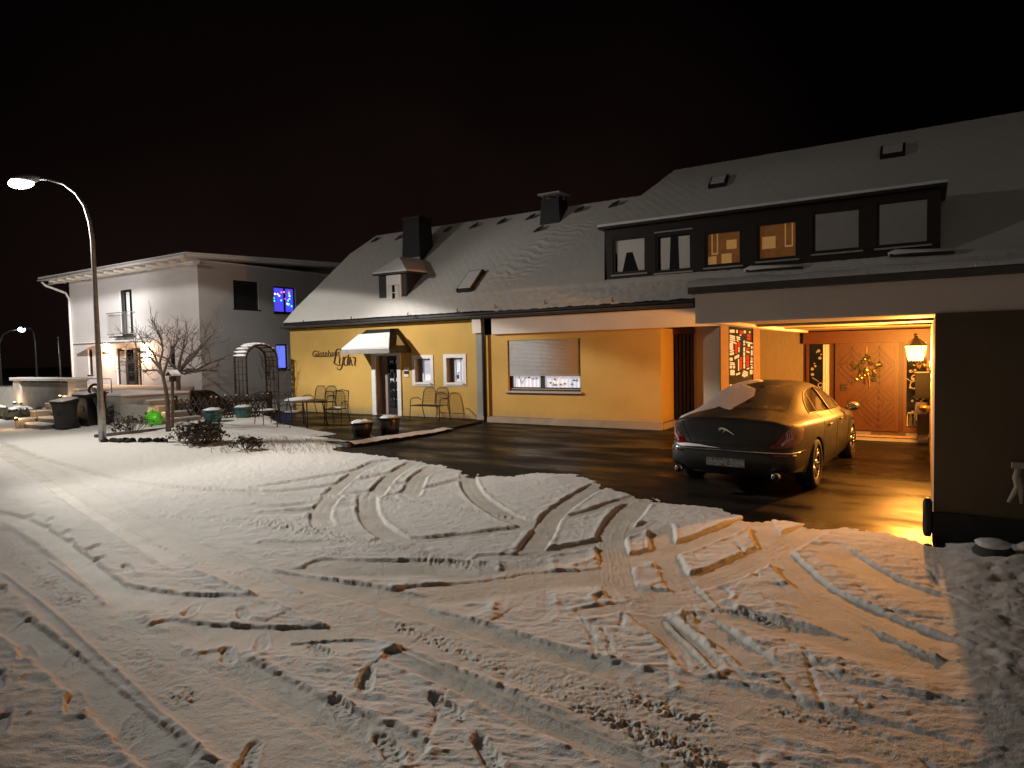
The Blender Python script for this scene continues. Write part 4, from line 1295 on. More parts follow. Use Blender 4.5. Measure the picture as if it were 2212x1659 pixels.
# things along the porch
mb = MB(); mb.box((-0.98, 15.78, .117), (-0.34, 16.20, .135), 'mat_fibre')
tag(mb.build('doormat'), 'brown door mat on the step before the carved front door', 'doormat')
wr = thing('door_wreath', 'star shaped Christmas wreath hanging on the carved wooden door', 'wreath', (-1.09, BY-.09, 1.50))
mb = MB()
rg = random.Random(5)
pts = [(-1.09+(.30 if k % 2 == 0 else .13)*math.sin(k*math.pi/5), BY-.10, 1.50+(.30 if k % 2 == 0 else .13)*math.cos(k*math.pi/5)) for k in range(11)]
for a, b_ in zip(pts[:-1], pts[1:]):
    for k in range(5):
        j = lambda: Vector((rg.uniform(-.025, .025), rg.uniform(-.02, .02), rg.uniform(-.025, .025)))
        mb.tube([Vector(a)+j(), Vector(b_)+j()], .012, 'moss_green' if k < 3 else 'twig', 5)
    for k in range(4):
        q = Vector(a).lerp(Vector(b_), rg.random())
        mb.ball(q+Vector((rg.uniform(-.03, .03), -.03, rg.uniform(-.03, .03))), .03, .02, .03, rg.choice(('moss_green', 'moss_green', 'brass')), 7, 5, .2)
mb.build('star', wr)
mb = MB()
mb.ball((-1.09, BY-.14, 1.46), .055, .03, .07, 'brass', 8, 6, .15); mb.bar((-1.11, BY-.13, 1.42), (-1.12, BY-.12, 1.16), .03, .01, 'brass'); mb.bar((-1.06, BY-.13, 1.42), (-1.03, BY-.12, 1.10), .04, .01, 'frame_wood')
mb.build('bow', wr)
mb = MB(); mb.bar((-1.09, BY-.075, 1.80), (-1.09, BY-.075, 2.0), .01, .015, 'frame_wood'); mb.build('ribbon', wr)

LX, LY = -0.14, 13.0
LZ = 1.88
lt = thing('wall_lantern', 'lit amber wall lantern on a scrolled bracket beside the front door', 'lantern', (LX, LY, LZ))
mb = MB()
mb.lathe([(.185, .105), (.17, .118), (.075, .21), (.038, .235), (.022, .27), (.037, .29), (.0, .32)], (LX, LY, LZ), 'dark_metal', 6)
mb.lathe([(.093, -.165), (.105, -.145), (.037, -.185), (.025, -.21)], (LX, LY, LZ), 'dark_metal', 6)
for k in range(6):
    t = 2*math.pi*k/6
    mb.tube([(LX+.105*math.cos(t), LY+.105*math.sin(t), LZ-.15), (LX+.167*math.cos(t), LY+.167*math.sin(t), LZ+.11)], .004, 'dark_metal', 5)
mb.build('frame', lt)
mb = MB()
vs = []; fs = []
for k in range(6):
    t = 2*math.pi*k/6
    vs += [(LX+.097*math.cos(t), LY+.097*math.sin(t), LZ-.145), (LX+.157*math.cos(t), LY+.157*math.sin(t), LZ+.104)]
for k in range(6): fs.append((2*k, 2*((k+1) % 6), 2*((k+1) % 6)+1, 2*k+1))
mb.add(vs, fs, 'lantern_glass'); mb.build('pane', lt)
mb = MB()
pts = [(LX, LY, LZ-.20)]+[(LX+.02+.05*k/6, LY, LZ-.20-.09*math.sin(math.pi*k/6)) for k in range(1, 7)]+[(LX+.14, LY, LZ-.23), (.078, LY, LZ-.27)]
mb.tube(pts, .014, 'brass', 7); mb.ball((LX+.12, LY, LZ-.23), .035, .035, .035, 'brass'); mb.box((.055, LY-.06, LZ-.37), (.079, LY+.06, LZ-.16), 'brass')
mb.build('bracket', lt, True)
ld_ = bpy.data.lights.new('lantern_bulb', 'POINT'); ld_.energy = LANTERN_POWER; ld_.color = (1.0, 0.42, 0.075); ld_.shadow_soft_size = 0.06
lo = bpy.data.objects.new('lantern_bulb', ld_); COL.objects.link(lo); lo.location = (LX, LY, LZ-.06); lo.parent = lt; lo.matrix_parent_inverse = Matrix.Translation((-lt.location[0], -lt.location[1], -lt.location[2]))

mb = MB(); mb.box((-.16, 14.1, 1.02), (.078, 14.45, 1.48), 'mailbox_dark'); mb.box((-.18, 14.08, 1.482), (.078, 14.47, 1.505), 'black_plastic')
tag(mb.build('mailbox', bevel=.01), 'dark mailbox with a pale lid on the carport wall below the lantern', 'mailbox')
pt = thing('flower_pot', 'tall white pot with pale blooms on a wooden stand by the porch wall', 'planter', (-.10, 15.3, 0))
mb = MB(); mb.lathe([(.07, .62), (.10, .86), (.09, .86)], (-.06, 15.3, 0), 'white_pot', 14); mb.build('pot', pt, True)
mb = MB(); mb.box((-.13, 15.2, .117), (.05, 15.4, .618), 'dark_wood'); mb.build('stand', pt)
mb = MB()
rg = random.Random(8)
for k in range(16): mb.ball((-.06+rg.uniform(-.12, .08), 15.3+rg.uniform(-.1, .1), .92+rg.uniform(-.05, .22)), .03, .03, .025, 'sticker_white' if k % 2 else 'moss_green', 7, 5, .2)
mb.build('bloom', pt)
mb = MB(); mb.lathe([(.03, .80), (.10, .86), (.11, .92), (.095, .92), (.05, .84)], (.0, 13.7, 0), 'brass', 14)
bw = thing('wall_bowl', 'small pale bowl fixed low on the carport wall', 'bowl', (0, 13.7, .85))
mb.build('bowl', bw, True)
mb = MB(); mb.box((.04, 13.65, .84), (.079, 13.75, .90), 'brass'); mb.build('bracket', bw)
mb = MB(); mb.tube([(.03, 7.86, .05), (.03, 7.86, .10), (.03, 7.86, .40), (.03, 7.86, .44)], [.03, .045, .045, .02], 'black_plastic', 10)
tag(mb.build('corner_guard', smooth=True), 'black rubber guard at the foot of the carport wall corner', 'corner guard')

hs = thing('hanging_hose', 'pale twisted hose end hanging on the dark right-hand wall', 'hose', (.88, 7.8, .95))
mb = MB()
q0 = onY(2200, 1012, 7.82); q1 = onY(2198, 1052, 7.80); q2 = onY(2178, 1085, 7.78); q3 = onY(2206, 1088, 7.8)
mb.tube([q0, (q0+q1)/2+np.array([-.015, 0, 0]), q1, q2], [.025, .03, .026, .014], 'pale_cloth', 8)
mb.tube([(q0+q1)/2, q1+np.array([.02, 0, 0]), q3], [.03, .028, .012], 'pale_cloth', 8)
mb.build('hose', hs, True)
mb = MB(); mb.box((q0[0]-.05, 7.80, q0[2]), (q0[0]+.05, 7.882, q0[2]+.05), 'pale_cloth'); mb.build('holder', hs)
rg = random.Random(14)
for k, (x_, y_, r_) in enumerate([(.55, 7.45, .17), (.95, 7.25, .20), (1.4, 7.5, .24)]):
    st = thing('garden_stone', ['small dark stone with snow on top nearest the carport corner', 'dark stone with a snow cap between two others at the wall', 'largest dark snowy stone at the right frame edge'][k], 'stone', (x_, y_, 0), group='snowy stones along the dark wall')
    mb = MB(); mb.ball((x_, y_, r_*.45), r_, r_*.8, r_*.6, 'stone_dark', 12, 8, .12); mb.build('stone', st, True)
    mb = MB(); mb.ball((x_-.01, y_-.01, r_*.85), r_*.85, r_*.7, r_*.28, 'snow_cap', 12, 8, .08); mb.build('snow', st, True)

# lettering on the yellow wall
sign = thing('wall_lettering', 'brown guest house name lettering on the yellow wall', 'sign', (-17.2, FY, 2.0))
cS = crop(1150, 1280, 220/2212)


def wallpt(x, y, off=-.014):
    p = onY(*cS(x, y), FY); return (p[0], FY+off, p[2])


fc = bpy.data.curves.new('lettering_text', 'FONT'); fc.body = 'G\u00e4stehaus'; fc.size = 0.30; fc.extrude = 0.008; fc.shear = 0.12
fo = bpy.data.objects.new('lettering_text', fc); COL.objects.link(fo)
dg = bpy.context.evaluated_depsgraph_get(); me = bpy.data.meshes.new_from_object(fo.evaluated_get(dg))
bpy.data.objects.remove(fo)
co = np.zeros(len(me.vertices)*3); me.vertices.foreach_get('co', co); co = co.reshape(-1, 3)
x0_, x1_ = co[:, 0].min(), co[:, 0].max()
a_, b2 = wallpt(235, 580), wallpt(1260, 575)
cw = (b2[0]-a_[0])/(x1_-x0_)
hgt = 0.215/(co[:, 1].max()-co[:, 1].min())
zb_ = onY(*cS(300, 578), FY)[2]
newv = np.stack([a_[0]+(co[:, 0]-x0_)*cw, FY-.012-co[:, 2], zb_+(co[:, 1]-co[:, 1].min())*hgt+.0*co[:, 0]], 1)
me.vertices.foreach_set('co', newv.ravel()); me.update(); me.materials.clear(); me.materials.append(MATS['letter_brown'])
go = bpy.data.objects.new('small_word', me); COL.objects.link(go); go.parent = sign; go.matrix_parent_inverse = sign.matrix_basis.inverted()
mb = MB()
STRK = [([(1285, 385), (1290, 320), (1230, 285), (1150, 320), (1105, 400), (1095, 520), (1070, 700), (1045, 800), (1035, 820)], [.008, .012, .014, .02, .026, .030, .030, .026, .014]),
        ([(1030, 815), (1110, 865), (1200, 910)], [.020, .026, .018]), ([(1195, 910), (1240, 905), (1300, 895)], [.014, .010, .012]),
        ([(1255, 580), (1258, 680), (1245, 800), (1250, 895)], [.020, .026, .026, .018]),
        ([(1390, 580), (1385, 700), (1360, 860), (1330, 980), (1280, 1050), (1220, 1068), (1170, 1040), (1150, 975)], [.022, .030, .028, .024, .018, .016, .014, .010]),
        ([(1530, 590), (1480, 590), (1430, 650), (1410, 760), (1425, 860), (1460, 905), (1510, 890)], [.012, .020, .026, .030, .026, .018, .010]),
        ([(1582, 500), (1572, 650), (1550, 800), (1545, 900)], [.024, .028, .028, .024]),
        ([(1655, 580), (1640, 700), (1622, 820), (1615, 905)], [.022, .028, .028, .024]),
        ([(1740, 600), (1800, 615), (1860, 630)], [.014, .026, .020]), ([(1690, 690), (1695, 800), (1720, 890), (1745, 900)], [.010, .022, .026, .016]),
        ([(1850, 635), (1838, 760), (1822, 860), (1862, 930)], [.022, .028, .026, .012]),
        ([(300, 585), (620, 580), (960, 570)], [.005, .007, .005])]
for pts, rs in STRK:
    c3 = curve2(pts, 5); rr_ = np.interp(np.linspace(0, 1, len(c3)), np.linspace(0, 1, len(rs)), rs)
    mb.tube([wallpt(*p) for p in c3], [float(q) for q in rr_], 'letter_brown', 6)
mb.build('large_word', sign, True)
ic = thing('intercom', 'small pale door intercom between the white door surround and window', 'intercom', (-13.96, FY, 1.45))
mb = MB(); mb.box((-14.05, FY-.03, 1.50), (-13.86, FY-.002, 1.62), 'white_trim'); mb.build('speaker_plate', ic)
mb = MB(); mb.box((-14.04, FY-.035, 1.40), (-13.88, FY-.002, 1.497), 'dark_metal'); mb.box((-14.05, FY-.03, 1.31), (-13.87, FY-.002, 1.397), 'white_trim'); mb.build('bell_plate', ic)

# snowy ledges under the long dormer
for pa, pb in (((1612, 586), (1735, 578)), ((1922, 552), (2062, 545))):
    a, b_ = onY(*pa, 16.2), onY(*pb, 16.2)
    mb = MB(); mb.bar(tuple(a), tuple(b_), .16, .05, 'dark_wood'); lg = mb.build('ledge', ld)
    mb = MB(); mb.tube([tuple(a+np.array([-.03, -.03, .02])), tuple(a*.92+b_*.08+np.array([0, -.03, .055])), tuple(a*.5+b_*.5+np.array([0, -.03, .045])), tuple(b_+np.array([0, -.03, .04]))], [.04, .07, .055, .045], 'snow_cap', 8); mb.build('snow', lg, True)

# ================================================================== CAR
CAR = thing('parked_car', 'dark luxury saloon parked half under the carport with snow on its rear window', 'car', (0, 0, 0))
ys_ = [.12, .50, .86, 1.28, 1.80, 2.40, 3.00, 3.50, 3.95, 4.45, 4.95]
T0_ = [(.76, .97), (.885, .985), (.915, .975), (.945, .96), (.955, .935), (.955, .915), (.955, .90), (.95, .88), (.94, .855), (.90, .80), (.70, .68)]
J1 = [(.64, 1.02), (.73, 1.05), (.77, 1.045), (.80, 1.03), (.825, 1.00), (.835, .98), (.835, .96), (.825, .94), (.79, .91), (.74, .86), (.57, .72)]
J2 = [(.47, 1.035), (.57, 1.085), (.62, 1.125), (.625, 1.285), (.62, 1.385), (.62, 1.415), (.62, 1.375), (.68, 1.17), (.63, .975), (.56, .91), (.42, .76)]
J3 = [(.26, 1.045), (.31, 1.10), (.35, 1.155), (.35, 1.33), (.345, 1.44), (.345, 1.475), (.345, 1.435), (.37, 1.225), (.36, 1.0), (.33, .93), (.24, .78)]
J4 = [(0, 1.05), (0, 1.105), (0, 1.165), (0, 1.345), (0, 1.455), (0, 1.49), (0, 1.45), (0, 1.24), (0, 1.005), (0, .935), (0, .785)]
REARY = [.12, .06, .03, .018, .012]; FRONTY = [4.95, 5.03, 5.07, 5.09, 5.10]
T = []
for i, y in enumerate(ys_):
    row = []
    for j, tab in enumerate((T0_, J1, J2, J3, J4)):
        yy = REARY[j] if i == 0 else (FRONTY[j] if i == 10 else y+(.10 if j >= 2 and i in (7,) else 0))
        row.append((tab[i][0], yy, tab[i][1]))
    T.append(row)
quads = []
for i in range(10):
    for j in range(4):
        quads.append((T[i][j], T[i+1][j], T[i+1][j+1], T[i][j+1]))
per = [T[0][j] for j in (4, 3, 2, 1)]+[T[i][0] for i in range(11)]+[T[10][j] for j in (1, 2, 3, 4)]
kind = ['r']*4+['rc']+['s']*9+['fc']+['f']*4
REAR_Z = [.985, .85, .705, .655, .46, .26]; REAR_O = [.012, -.012, -.035, .055, .075, -.03]
SIDE_Z = [None, .78, .66, .52, .36, .20]; SIDE_O = [.014, .020, .018, .010, .0, -.06]
FRONT_Z = [.64, .58, .50, .42, .32, .2]; FRONT_O = [.05, .09, .11, .11, .09, .0]
levels = [per]
for l_ in range(6):
    row = []
    for k, p in enumerate(per):
        sz = p[2]-.08 if SIDE_Z[l_] is None else SIDE_Z[l_]
        if kind[k] == 'r': q = (p[0]*(1+.02*l_ if l_ > 2 else 1), p[1]-REAR_O[l_], REAR_Z[l_])
        elif kind[k] == 's': q = (p[0]+SIDE_O[l_], p[1], min(sz, p[2]-.04*(l_+1)))
        elif kind[k] == 'f': q = (p[0]*1.05, p[1]+FRONT_O[l_], min(FRONT_Z[l_], p[2]-.03*(l_+1)))
        elif kind[k] == 'rc':
            o_ = (SIDE_O[l_]+REAR_O[l_])/2+(.05 if l_ > 1 else .02); z_ = (sz+REAR_Z[l_])/2
            q = (p[0]+o_*.9+.02, p[1]-o_*.7+.02, z_)
        else:
            o_ = (SIDE_O[l_]+FRONT_O[l_])/2+.03; q = (p[0]+o_*.7, p[1]+o_*.7, (min(sz, p[2]-.04*(l_+1))+FRONT_Z[l_])/2)
        row.append(q)
    levels.append(row)
for a, b_ in zip(levels[:-1], levels[1:]):
    for k in range(len(per)-1): quads.append((a[k], a[k+1], b_[k+1], b_[k]))
bm = bmesh.new()
for q in quads:
    vs = [bm.verts.new(p) for p in q]; bm.faces.new(vs)
    vs = [bm.verts.new((-p[0], p[1], p[2])) for p in q]; bm.faces.new(vs[::-1])
bot = levels[-1]
ring = [(x, y, z) for x, y, z in bot]+[(-x, y, z) for x, y, z in bot[::-1]][1:-1]
bm.faces.new([bm.verts.new(p) for p in ring])
bmesh.ops.remove_doubles(bm, verts=bm.verts, dist=1e-4)
bmesh.ops.recalc_face_normals(bm, faces=bm.faces)
cl = bm.edges.layers.float.new('crease_edge')
rearset = {(round(abs(p[0]), 3), round(p[1], 3), round(p[2], 3)) for p in per[:5]}
b3 = {(round(abs(p[0]), 3), round(p[1], 3), round(p[2], 3)) for p in levels[4][:5]}
bset = {(round(abs(p[0]), 3), round(p[1], 3), round(p[2], 3)) for p in bot}
for e in bm.edges:
    kk = [(round(abs(v.co.x), 3), round(v.co.y, 3), round(v.co.z, 3)) for v in e.verts]
    if all(k in rearset for k in kk): e[cl] = .55
    elif all(k in b3 for k in kk): e[cl] = .45
    elif all(k in bset for k in kk): e[cl] = .8
me = bpy.data.meshes.new('car_shell'); bm.to_mesh(me); bm.free()
me.materials.append(MATS['car_paint'])
shell = bpy.data.objects.new('car_shell', me); COL.objects.link(shell)
md = shell.modifiers.new('sub', 'SUBSURF'); md.levels = 3; md.render_levels = 3
dg = bpy.context.evaluated_depsgraph_get(); dg.update()
me_s = bpy.data.meshes.new_from_object(shell.evaluated_get(dg), depsgraph=dg)
BV = BVHTree.FromPolygons([v.co.copy() for v in me_s.vertices], [tuple(p.vertices) for p in me_s.polygons])
cutters = []
for yy in (1.10, 4.13):
    for s_ in (-1, 1):
        c_ = MB(); c_.tube([(s_*.66, yy, .345), (s_*1.3, yy, .345)], .385, 'car_dark', 40); co_ = c_.build('cutter'); cutters.append(co_)
        bd = shell.modifiers.new('cut', 'BOOLEAN'); bd.object = co_; bd.operation = 'DIFFERENCE'; bd.solver = 'EXACT'; bd.material_mode = 'TRANSFER'
dg = bpy.context.evaluated_depsgraph_get(); dg.update()
me_b = bpy.data.meshes.new_from_object(shell.evaluated_get(dg), depsgraph=dg)
for o_ in cutters+[shell]: bpy.data.objects.remove(o_)
me_b.name = 'body'
body = bpy.data.objects.new('body', me_b); COL.objects.link(body); body.parent = CAR
smooth_by_angle(body, 38)


def hit(p, axis):
    o_, d = {'side': (Vector((2, p[0], p[1])), Vector((-1, 0, 0))), 'top': (Vector((p[0], p[1], 3)), Vector((0, 0, -1))), 'rear': (Vector((p[0], -2, p[1])), Vector((0, 1, 0)))}[axis]
    h_, n_, _, _ = BV.ray_cast(o_, d)
    if h_ is None: return None
    if n_.dot(d) > 0: n_ = -n_
    return h_, n_


def dense(poly, n_=6, closed=True, rnd=True):
    out = []
    k = len(poly)
    for i in range(k if closed else k-1):
        a, b_ = np.array(poly[i]), np.array(poly[(i+1) % k])
        for t in range(n_): out.append(tuple(a+(b_-a)*t/n_))
    if not closed: out.append(tuple(poly[-1]))
    return out


def on_body(poly, axis, off, flip=False):
    out = []
    for p in poly:
        r_ = hit(p, axis)
        if r_: q = r_[0]+r_[1]*off; out.append(Vector((-q.x, q.y, q.z)) if flip else q)
    return out


def patch(name, poly, axis, off, m, parent=CAR, flip=False, rings=7, thick=0.0):
    ring = dense(poly); c_ = np.mean(np.array(poly), 0)
    vs, fs = [], []
    K_ = len(ring)
    for r_ in range(rings+1):
        f = 1-r_/rings*.985
        for i, p in enumerate(ring):
            q = c_+(np.array(p)-c_)*f
            h_ = hit(q, axis)
            w = h_[0]+h_[1]*(off if r_ or not thick else -.004) if h_ else Vector(vs[-K_] if len(vs) >= K_ else (0, 1, .6))
            vs.append((-w[0], w[1], w[2]) if flip else tuple(w))
    for r_ in range(rings):
        for i in range(K_):
            fs.append((r_*K_+i, r_*K_+(i+1) % K_, (r_+1)*K_+(i+1) % K_, (r_+1)*K_+i))
    fs.append(tuple(rings*K_+i for i in range(K_)))
    t = MB(); t.add(vs, fs, m)
    o_ = t.build(name, parent, True)
    return local(o_)


def trim(name, poly, axis, r_, m, parent=CAR, closed=True, flip=False, off=.002):
    pts = on_body(dense(poly, 8, closed), axis, off, flip)
    if closed: pts.append(pts[0])
    t = MB(); t.tube(pts, r_, m, 6, cap=not closed)
    return local(t.build(name, parent, True))


DLO = curve2([(1.22, 1.045), (1.33, 1.13), (1.52, 1.235), (1.80, 1.315), (2.2, 1.35), (2.65, 1.335), (3.0, 1.25), (3.3, 1.115), (3.52, .99)], 3)+[(3.1, .985), (2.4, 1.005), (1.7, 1.035)]
for fl in (False, True):
    g_ = patch('side_window', DLO, 'side', .004, 'dark_glass', flip=fl)
    trim('chrome_trim', DLO, 'side', .011, 'chrome', g_, flip=fl, off=.004)
    for a, b_ in (((1.62, 1.03), (1.74, 1.30)), ((2.42, 1.0), (2.36, 1.35))):
        t = MB()
        pts = on_body(dense([a, b_], 8, False), 'side', .006, fl); t.tube(pts, .010 if a[0] < 2 else .022, 'chrome' if a[0] < 2 else 'car_dark', 5)
        local(t.build('pillar', g_, True))
    for ln_ in ([(1.52, 1.03), (1.50, .86), (1.42, .66), (1.50, .42), (1.62, .27)], [(2.42, 1.0), (2.43, .6), (2.42, .27)], [(3.55, .95), (3.52, .6), (3.50, .27)]):
        t = MB(); t.tube(on_body(dense(ln_, 6, False), 'side', .0005, fl), .0045, 'car_dark', 5)
        local(t.build('door_seam', CAR))
    for yy in (1.72, 2.62):
        t = MB(); t.tube(on_body(dense([(yy, .845), (yy+.20, .84)], 6, False), 'side', .022, fl), .013, 'car_paint' if True else 'chrome', 7); local(t.build('door_handle', CAR, True))
RW = curve2([(-.60, .74), (-.35, .70), (0, .69), (.35, .70), (.60, .74)], 3)+curve2([(.56, 1.2), (.52, 1.60), (.30, 1.69), (0, 1.71), (-.30, 1.69), (-.52, 1.60), (-.56, 1.2)], 3)
patch('rear_window', RW, 'top', .004, 'frosted_glass')
TL = [(.80, .985), (.875, .965), (.90, .90), (.89, .76), (.86, .685), (.70, .665), (.56, .675), (.60, .73), (.70, .84)]
for fl in (False, True):
    p_ = TL
    lp = patch('taillight', p_, 'rear', .006, 'tail_red', flip=fl, thick=.01)
    for k in range(3):
        t = MB(); t.tube(on_body(dense([(.79-.02*k, .93-.02*k), (.80-.02*k, .80), (.70, .70+.012*k)], 6, False), 'rear', .010, fl), .006, 'tail_clear', 5)
        local(t.build('light_strip', lp, True))
# boot lid seam, spoiler lip, plate, emblem, bumper trim
trim('boot_seam', [(-.66, .99), (-.52, .70), (0, .695), (.52, .70), (.66, .99)], 'rear', .005, 'car_dark', closed=False, off=.0005)
trim('bumper_trim', [(-.90, .60), (-.6, .615), (0, .62), (.6, .615), (.90, .60)], 'rear', .010, 'chrome', closed=False, off=.004)
pl_ = MB(); h_ = hit((0, .45), 'rear')[0]
pl_.box((-.26, h_.y-.014, .40), (.26, h_.y-.002, .51), 'plate_white'); pl_ = local(pl_.build('number_plate', CAR))
t = MB(); t.box((-.27, h_.y-.008, .388), (.27, h_.y+.02, .399), 'car_dark'); t.box((-.27, h_.y-.008, .511), (.27, h_.y+.02, .522), 'car_dark'); local(t.build('plate_frame', pl_))
EM = [(-.15, .885), (-.10, .90), (-.03, .885), (.04, .865), (.11, .835), (.14, .825), (.08, .862), (.0, .905), (-.05, .918), (-.10, .922), (-.14, .91)]
em_ = MB(); vv = on_body([(x*.75, z) for x, z in EM], 'rear', .006); em_.add([tuple(q) for q in vv], [tuple(range(len(vv)))], 'chrome')
for a, b_ in (((-.09, .90), (-.135, .87)), ((.10, .845), (.14, .86)), ((-.02, .89), (-.06, .855))):
    em_.tube(on_body([(a[0]*.75, a[1]), (b_[0]*.75, b_[1])], 'rear', .007), .005, 'chrome', 5)
local(em_.build('emblem', CAR))
patch('diffuser', [(-.62, .30), (.62, .30), (.56, .225), (-.56, .225)], 'rear', .004, 'car_dark')
for s_ in (-1, 1):
    t = MB(); t.tube([(s_*.66, .06, .315), (s_*.66, -.075, .315)], [.05, .052], 'chrome', 14); t.tube([(s_*.66, -.0751, .315), (s_*.66, -.0765, .315)], .042, 'car_dark', 12); local(t.build('exhaust', CAR, True))
    t = MB(); t.ball((s_*1.055, 3.36, .995), .10, .07, .075, 'car_paint', 12, 8); t.bar((s_*.94, 3.38, .955), (s_*1.02, 3.37, .97), .04, .03, 'car_paint'); mi_ = local(t.build('mirror', CAR, True))
    t = MB(); t.ball((s_*1.055, 3.295, .995), .085, .012, .060, 'chrome', 12, 8); local(t.build('glass', mi_, True))
    t = MB(); t.tube(on_body([(.62, .58), (.75, .575), (.85, .57)], 'rear', .004, s_ < 0), .014, 'tail_red', 6); local(t.build('reflector', CAR, True))
for yy in (1.10, 4.13):
    for s_ in (-1, 1):
        w_ = MB(); n_ = 40
        prof = [(.235, -.115), (.30, -.125), (.335, -.115), (.348, -.08), (.348, .08), (.335, .115), (.30, .125), (.235, .115)]
        vs, fs = [], []
        for r_, x_ in prof:
            for k in range(n_):
                a = 2*math.pi*k/n_; vs.append((s_*(.825+0)+x_, yy+r_*math.cos(a), .348+r_*math.sin(a)))
        for i in range(len(prof)):
            for k in range(n_): fs.append((i*n_+k, i*n_+(k+1) % n_, ((i+1) % len(prof))*n_+(k+1) % n_, ((i+1) % len(prof))*n_+k))
        w_.add(vs, fs, 'tyre')
        wo = w_.build('wheel', CAR, True); local(wo)
        rm_ = MB(); xo = s_*(.825+.095)
        rm_.tube([(xo-s_*.15, yy, .348), (xo-s_*.05, yy, .348)], .232, 'car_dark', 30)
        n2 = 28
        for k in range(n2):
            a, b_ = 2*math.pi*k/n2, 2*math.pi*(k+1)/n2
            rm_.tube([(xo, yy+.225*math.cos(a), .348+.225*math.sin(a)), (xo, yy+.225*math.cos(b_), .348+.225*math.sin(b_))], .014, 'rim_alloy', 6)
        for k in range(10):
            a = 2*math.pi*k/10+(.12 if k % 2 else -.12)
            rm_.bar((xo-s_*.02, yy+.04*math.cos(a), .348+.04*math.sin(a)), (xo, yy+.22*math.cos(a), .348+.22*math.sin(a)), .02, .026, 'rim_alloy')
        rm_.tube([(xo-s_*.05, yy, .348), (xo+s_*.01, yy, .348)], .05, 'rim_alloy', 16)
        local(rm_.build('rim', wo, True))
# thin snow on the far half of the boot, rear window and roof
patch('snow', [(-.86, .35), (-.86, .9), (-.80, 1.25), (-.68, 1.5), (-.60, 2.0), (-.50, 2.6), (-.20, 2.55), (-.05, 2.1), (-.26, 1.75), (.02, 1.45), (.08, 1.15), (-.06, .80), (-.12, .55), (-.34, .72), (-.55, .50), (-.72, .22)], 'top', .012, 'snow_cap', rings=9, thick=.01)
patch('snow', [(-.84, .655), (-.60, .675), (-.30, .665), (-.02, .64), (-.30, .645), (-.62, .632)], 'rear', .018, 'snow_cap', rings=3, thick=.01)
CAR.location = (-2.30, 9.12, 0); CAR.rotation_euler = (0, 0, R(-3.7))

# ================================================================== WHITE HOUSE
WX0, WX1, WY0, WY1 = -35.95, -25.22, 16.1, 24.0
wh = thing('white_house', 'two storey white rendered house with a flat eave and blue lit windows', 'house', (-30.5, 20, 0))
mb = MB()
WDOOR = (-31.85, -29.75, 0.55, 2.58); WUP = (-31.32, -30.26, 3.15, 5.22); WN = (-34.42, -34.03, 1.36, 2.58); WS = (-27.52, -27.08, 1.75, 2.6)
facade(mb, WX0, WX1, 0.42, 6.02, WY0, [WDOOR, WUP, WN, WS], 'white_render', 0.16)
B1 = (17.72, 18.98, 4.16, 5.38); B2 = (19.78, 21.02, 4.06, 5.28); B3 = (19.80, 20.46, 1.46, 2.62)


def facade_x(mb, y0, y1, z0, z1, Xf, holes, m, depth=.16):
    t = MB(); facade(t, y0, y1, z0, z1, 0, [(h[0], h[1], h[2], h[3]) for h in holes], m, depth)
    mb.add([(Xf-v[1], v[0], v[2]) for v in t.v], t.f, m)


facade_x(mb, WY0, WY1, 0.42, 6.02, WX1, [B1, B2, B3], 'white_render_shaded')
mb.quad((WX0, WY0, 0.4), (WX0, WY1, 0.4), (WX0, WY1, 6.02), (WX0, WY0, 6.02), 'white_render')
mb.quad((WX0, WY1, 0.4), (WX1, WY1, 0.4), (WX1, WY1, 6.02), (WX0, WY1, 6.02), 'white_render')
mb.build('wall', wh)
mb = MB(); mb.box((WX0+.03, WY0+.03, 0), (WX1-.03, WY1, .42), 'pale_plinth')
mb.box((WX1-.03, WY0+.03, 0), (WX1-.012, WY1, .92), 'grey_plinth'); mb.build('plinth', wh)
mb = MB()
mb.prism([(-37.0, 15.25, 6.02), (-24.62, 15.25, 6.06), (-24.62, 24.6, 6.55), (-37.0, 24.6, 6.5)], (0, 0, .10), 'white_trim')
mb.box((WX0, WY0+.05, 5.95), (WX1-.05, WY1, 6.10), 'white_render')
rf = mb.build('roof', wh)
mb = MB()
for k in range(14):
    x_ = -36.3+k*.86; mb.box((x_, 15.35, 5.90), (x_+.09, 16.098, 6.035), 'cream_render')
mb.box((-37.0, 15.62, 5.86), (-24.7, 15.74, 5.90), 'cream_render'); mb.box((-25.15, 15.5, 5.80), (-24.55, 15.75, 5.90), 'white_trim')
mb.build('rafter', rf)
mb = MB(); mb.prism([(-37.05, 15.2, 6.125), (-24.58, 15.2, 6.165), (-24.58, 24.6, 6.655), (-37.05, 24.6, 6.605)], (0, 0, .05), 'snow_cap'); mb.build('snow', rf)
mb = MB()
mb.tube([(-36.95, 15.17, 6.03), (-24.6, 15.17, 6.07)], .05, 'white_trim', 8)
mb.build('gutter', wh, True)
mb = MB()
mb.tube([(-36.6, 15.18, 5.92), (-36.5, 15.3, 5.75), (-36.0, 15.95, 5.4), (-35.85, 16.03, 5.1), (-35.85, 16.03, .3)], .055, 'white_trim', 8)
mb.build('downpipe', wh, True)


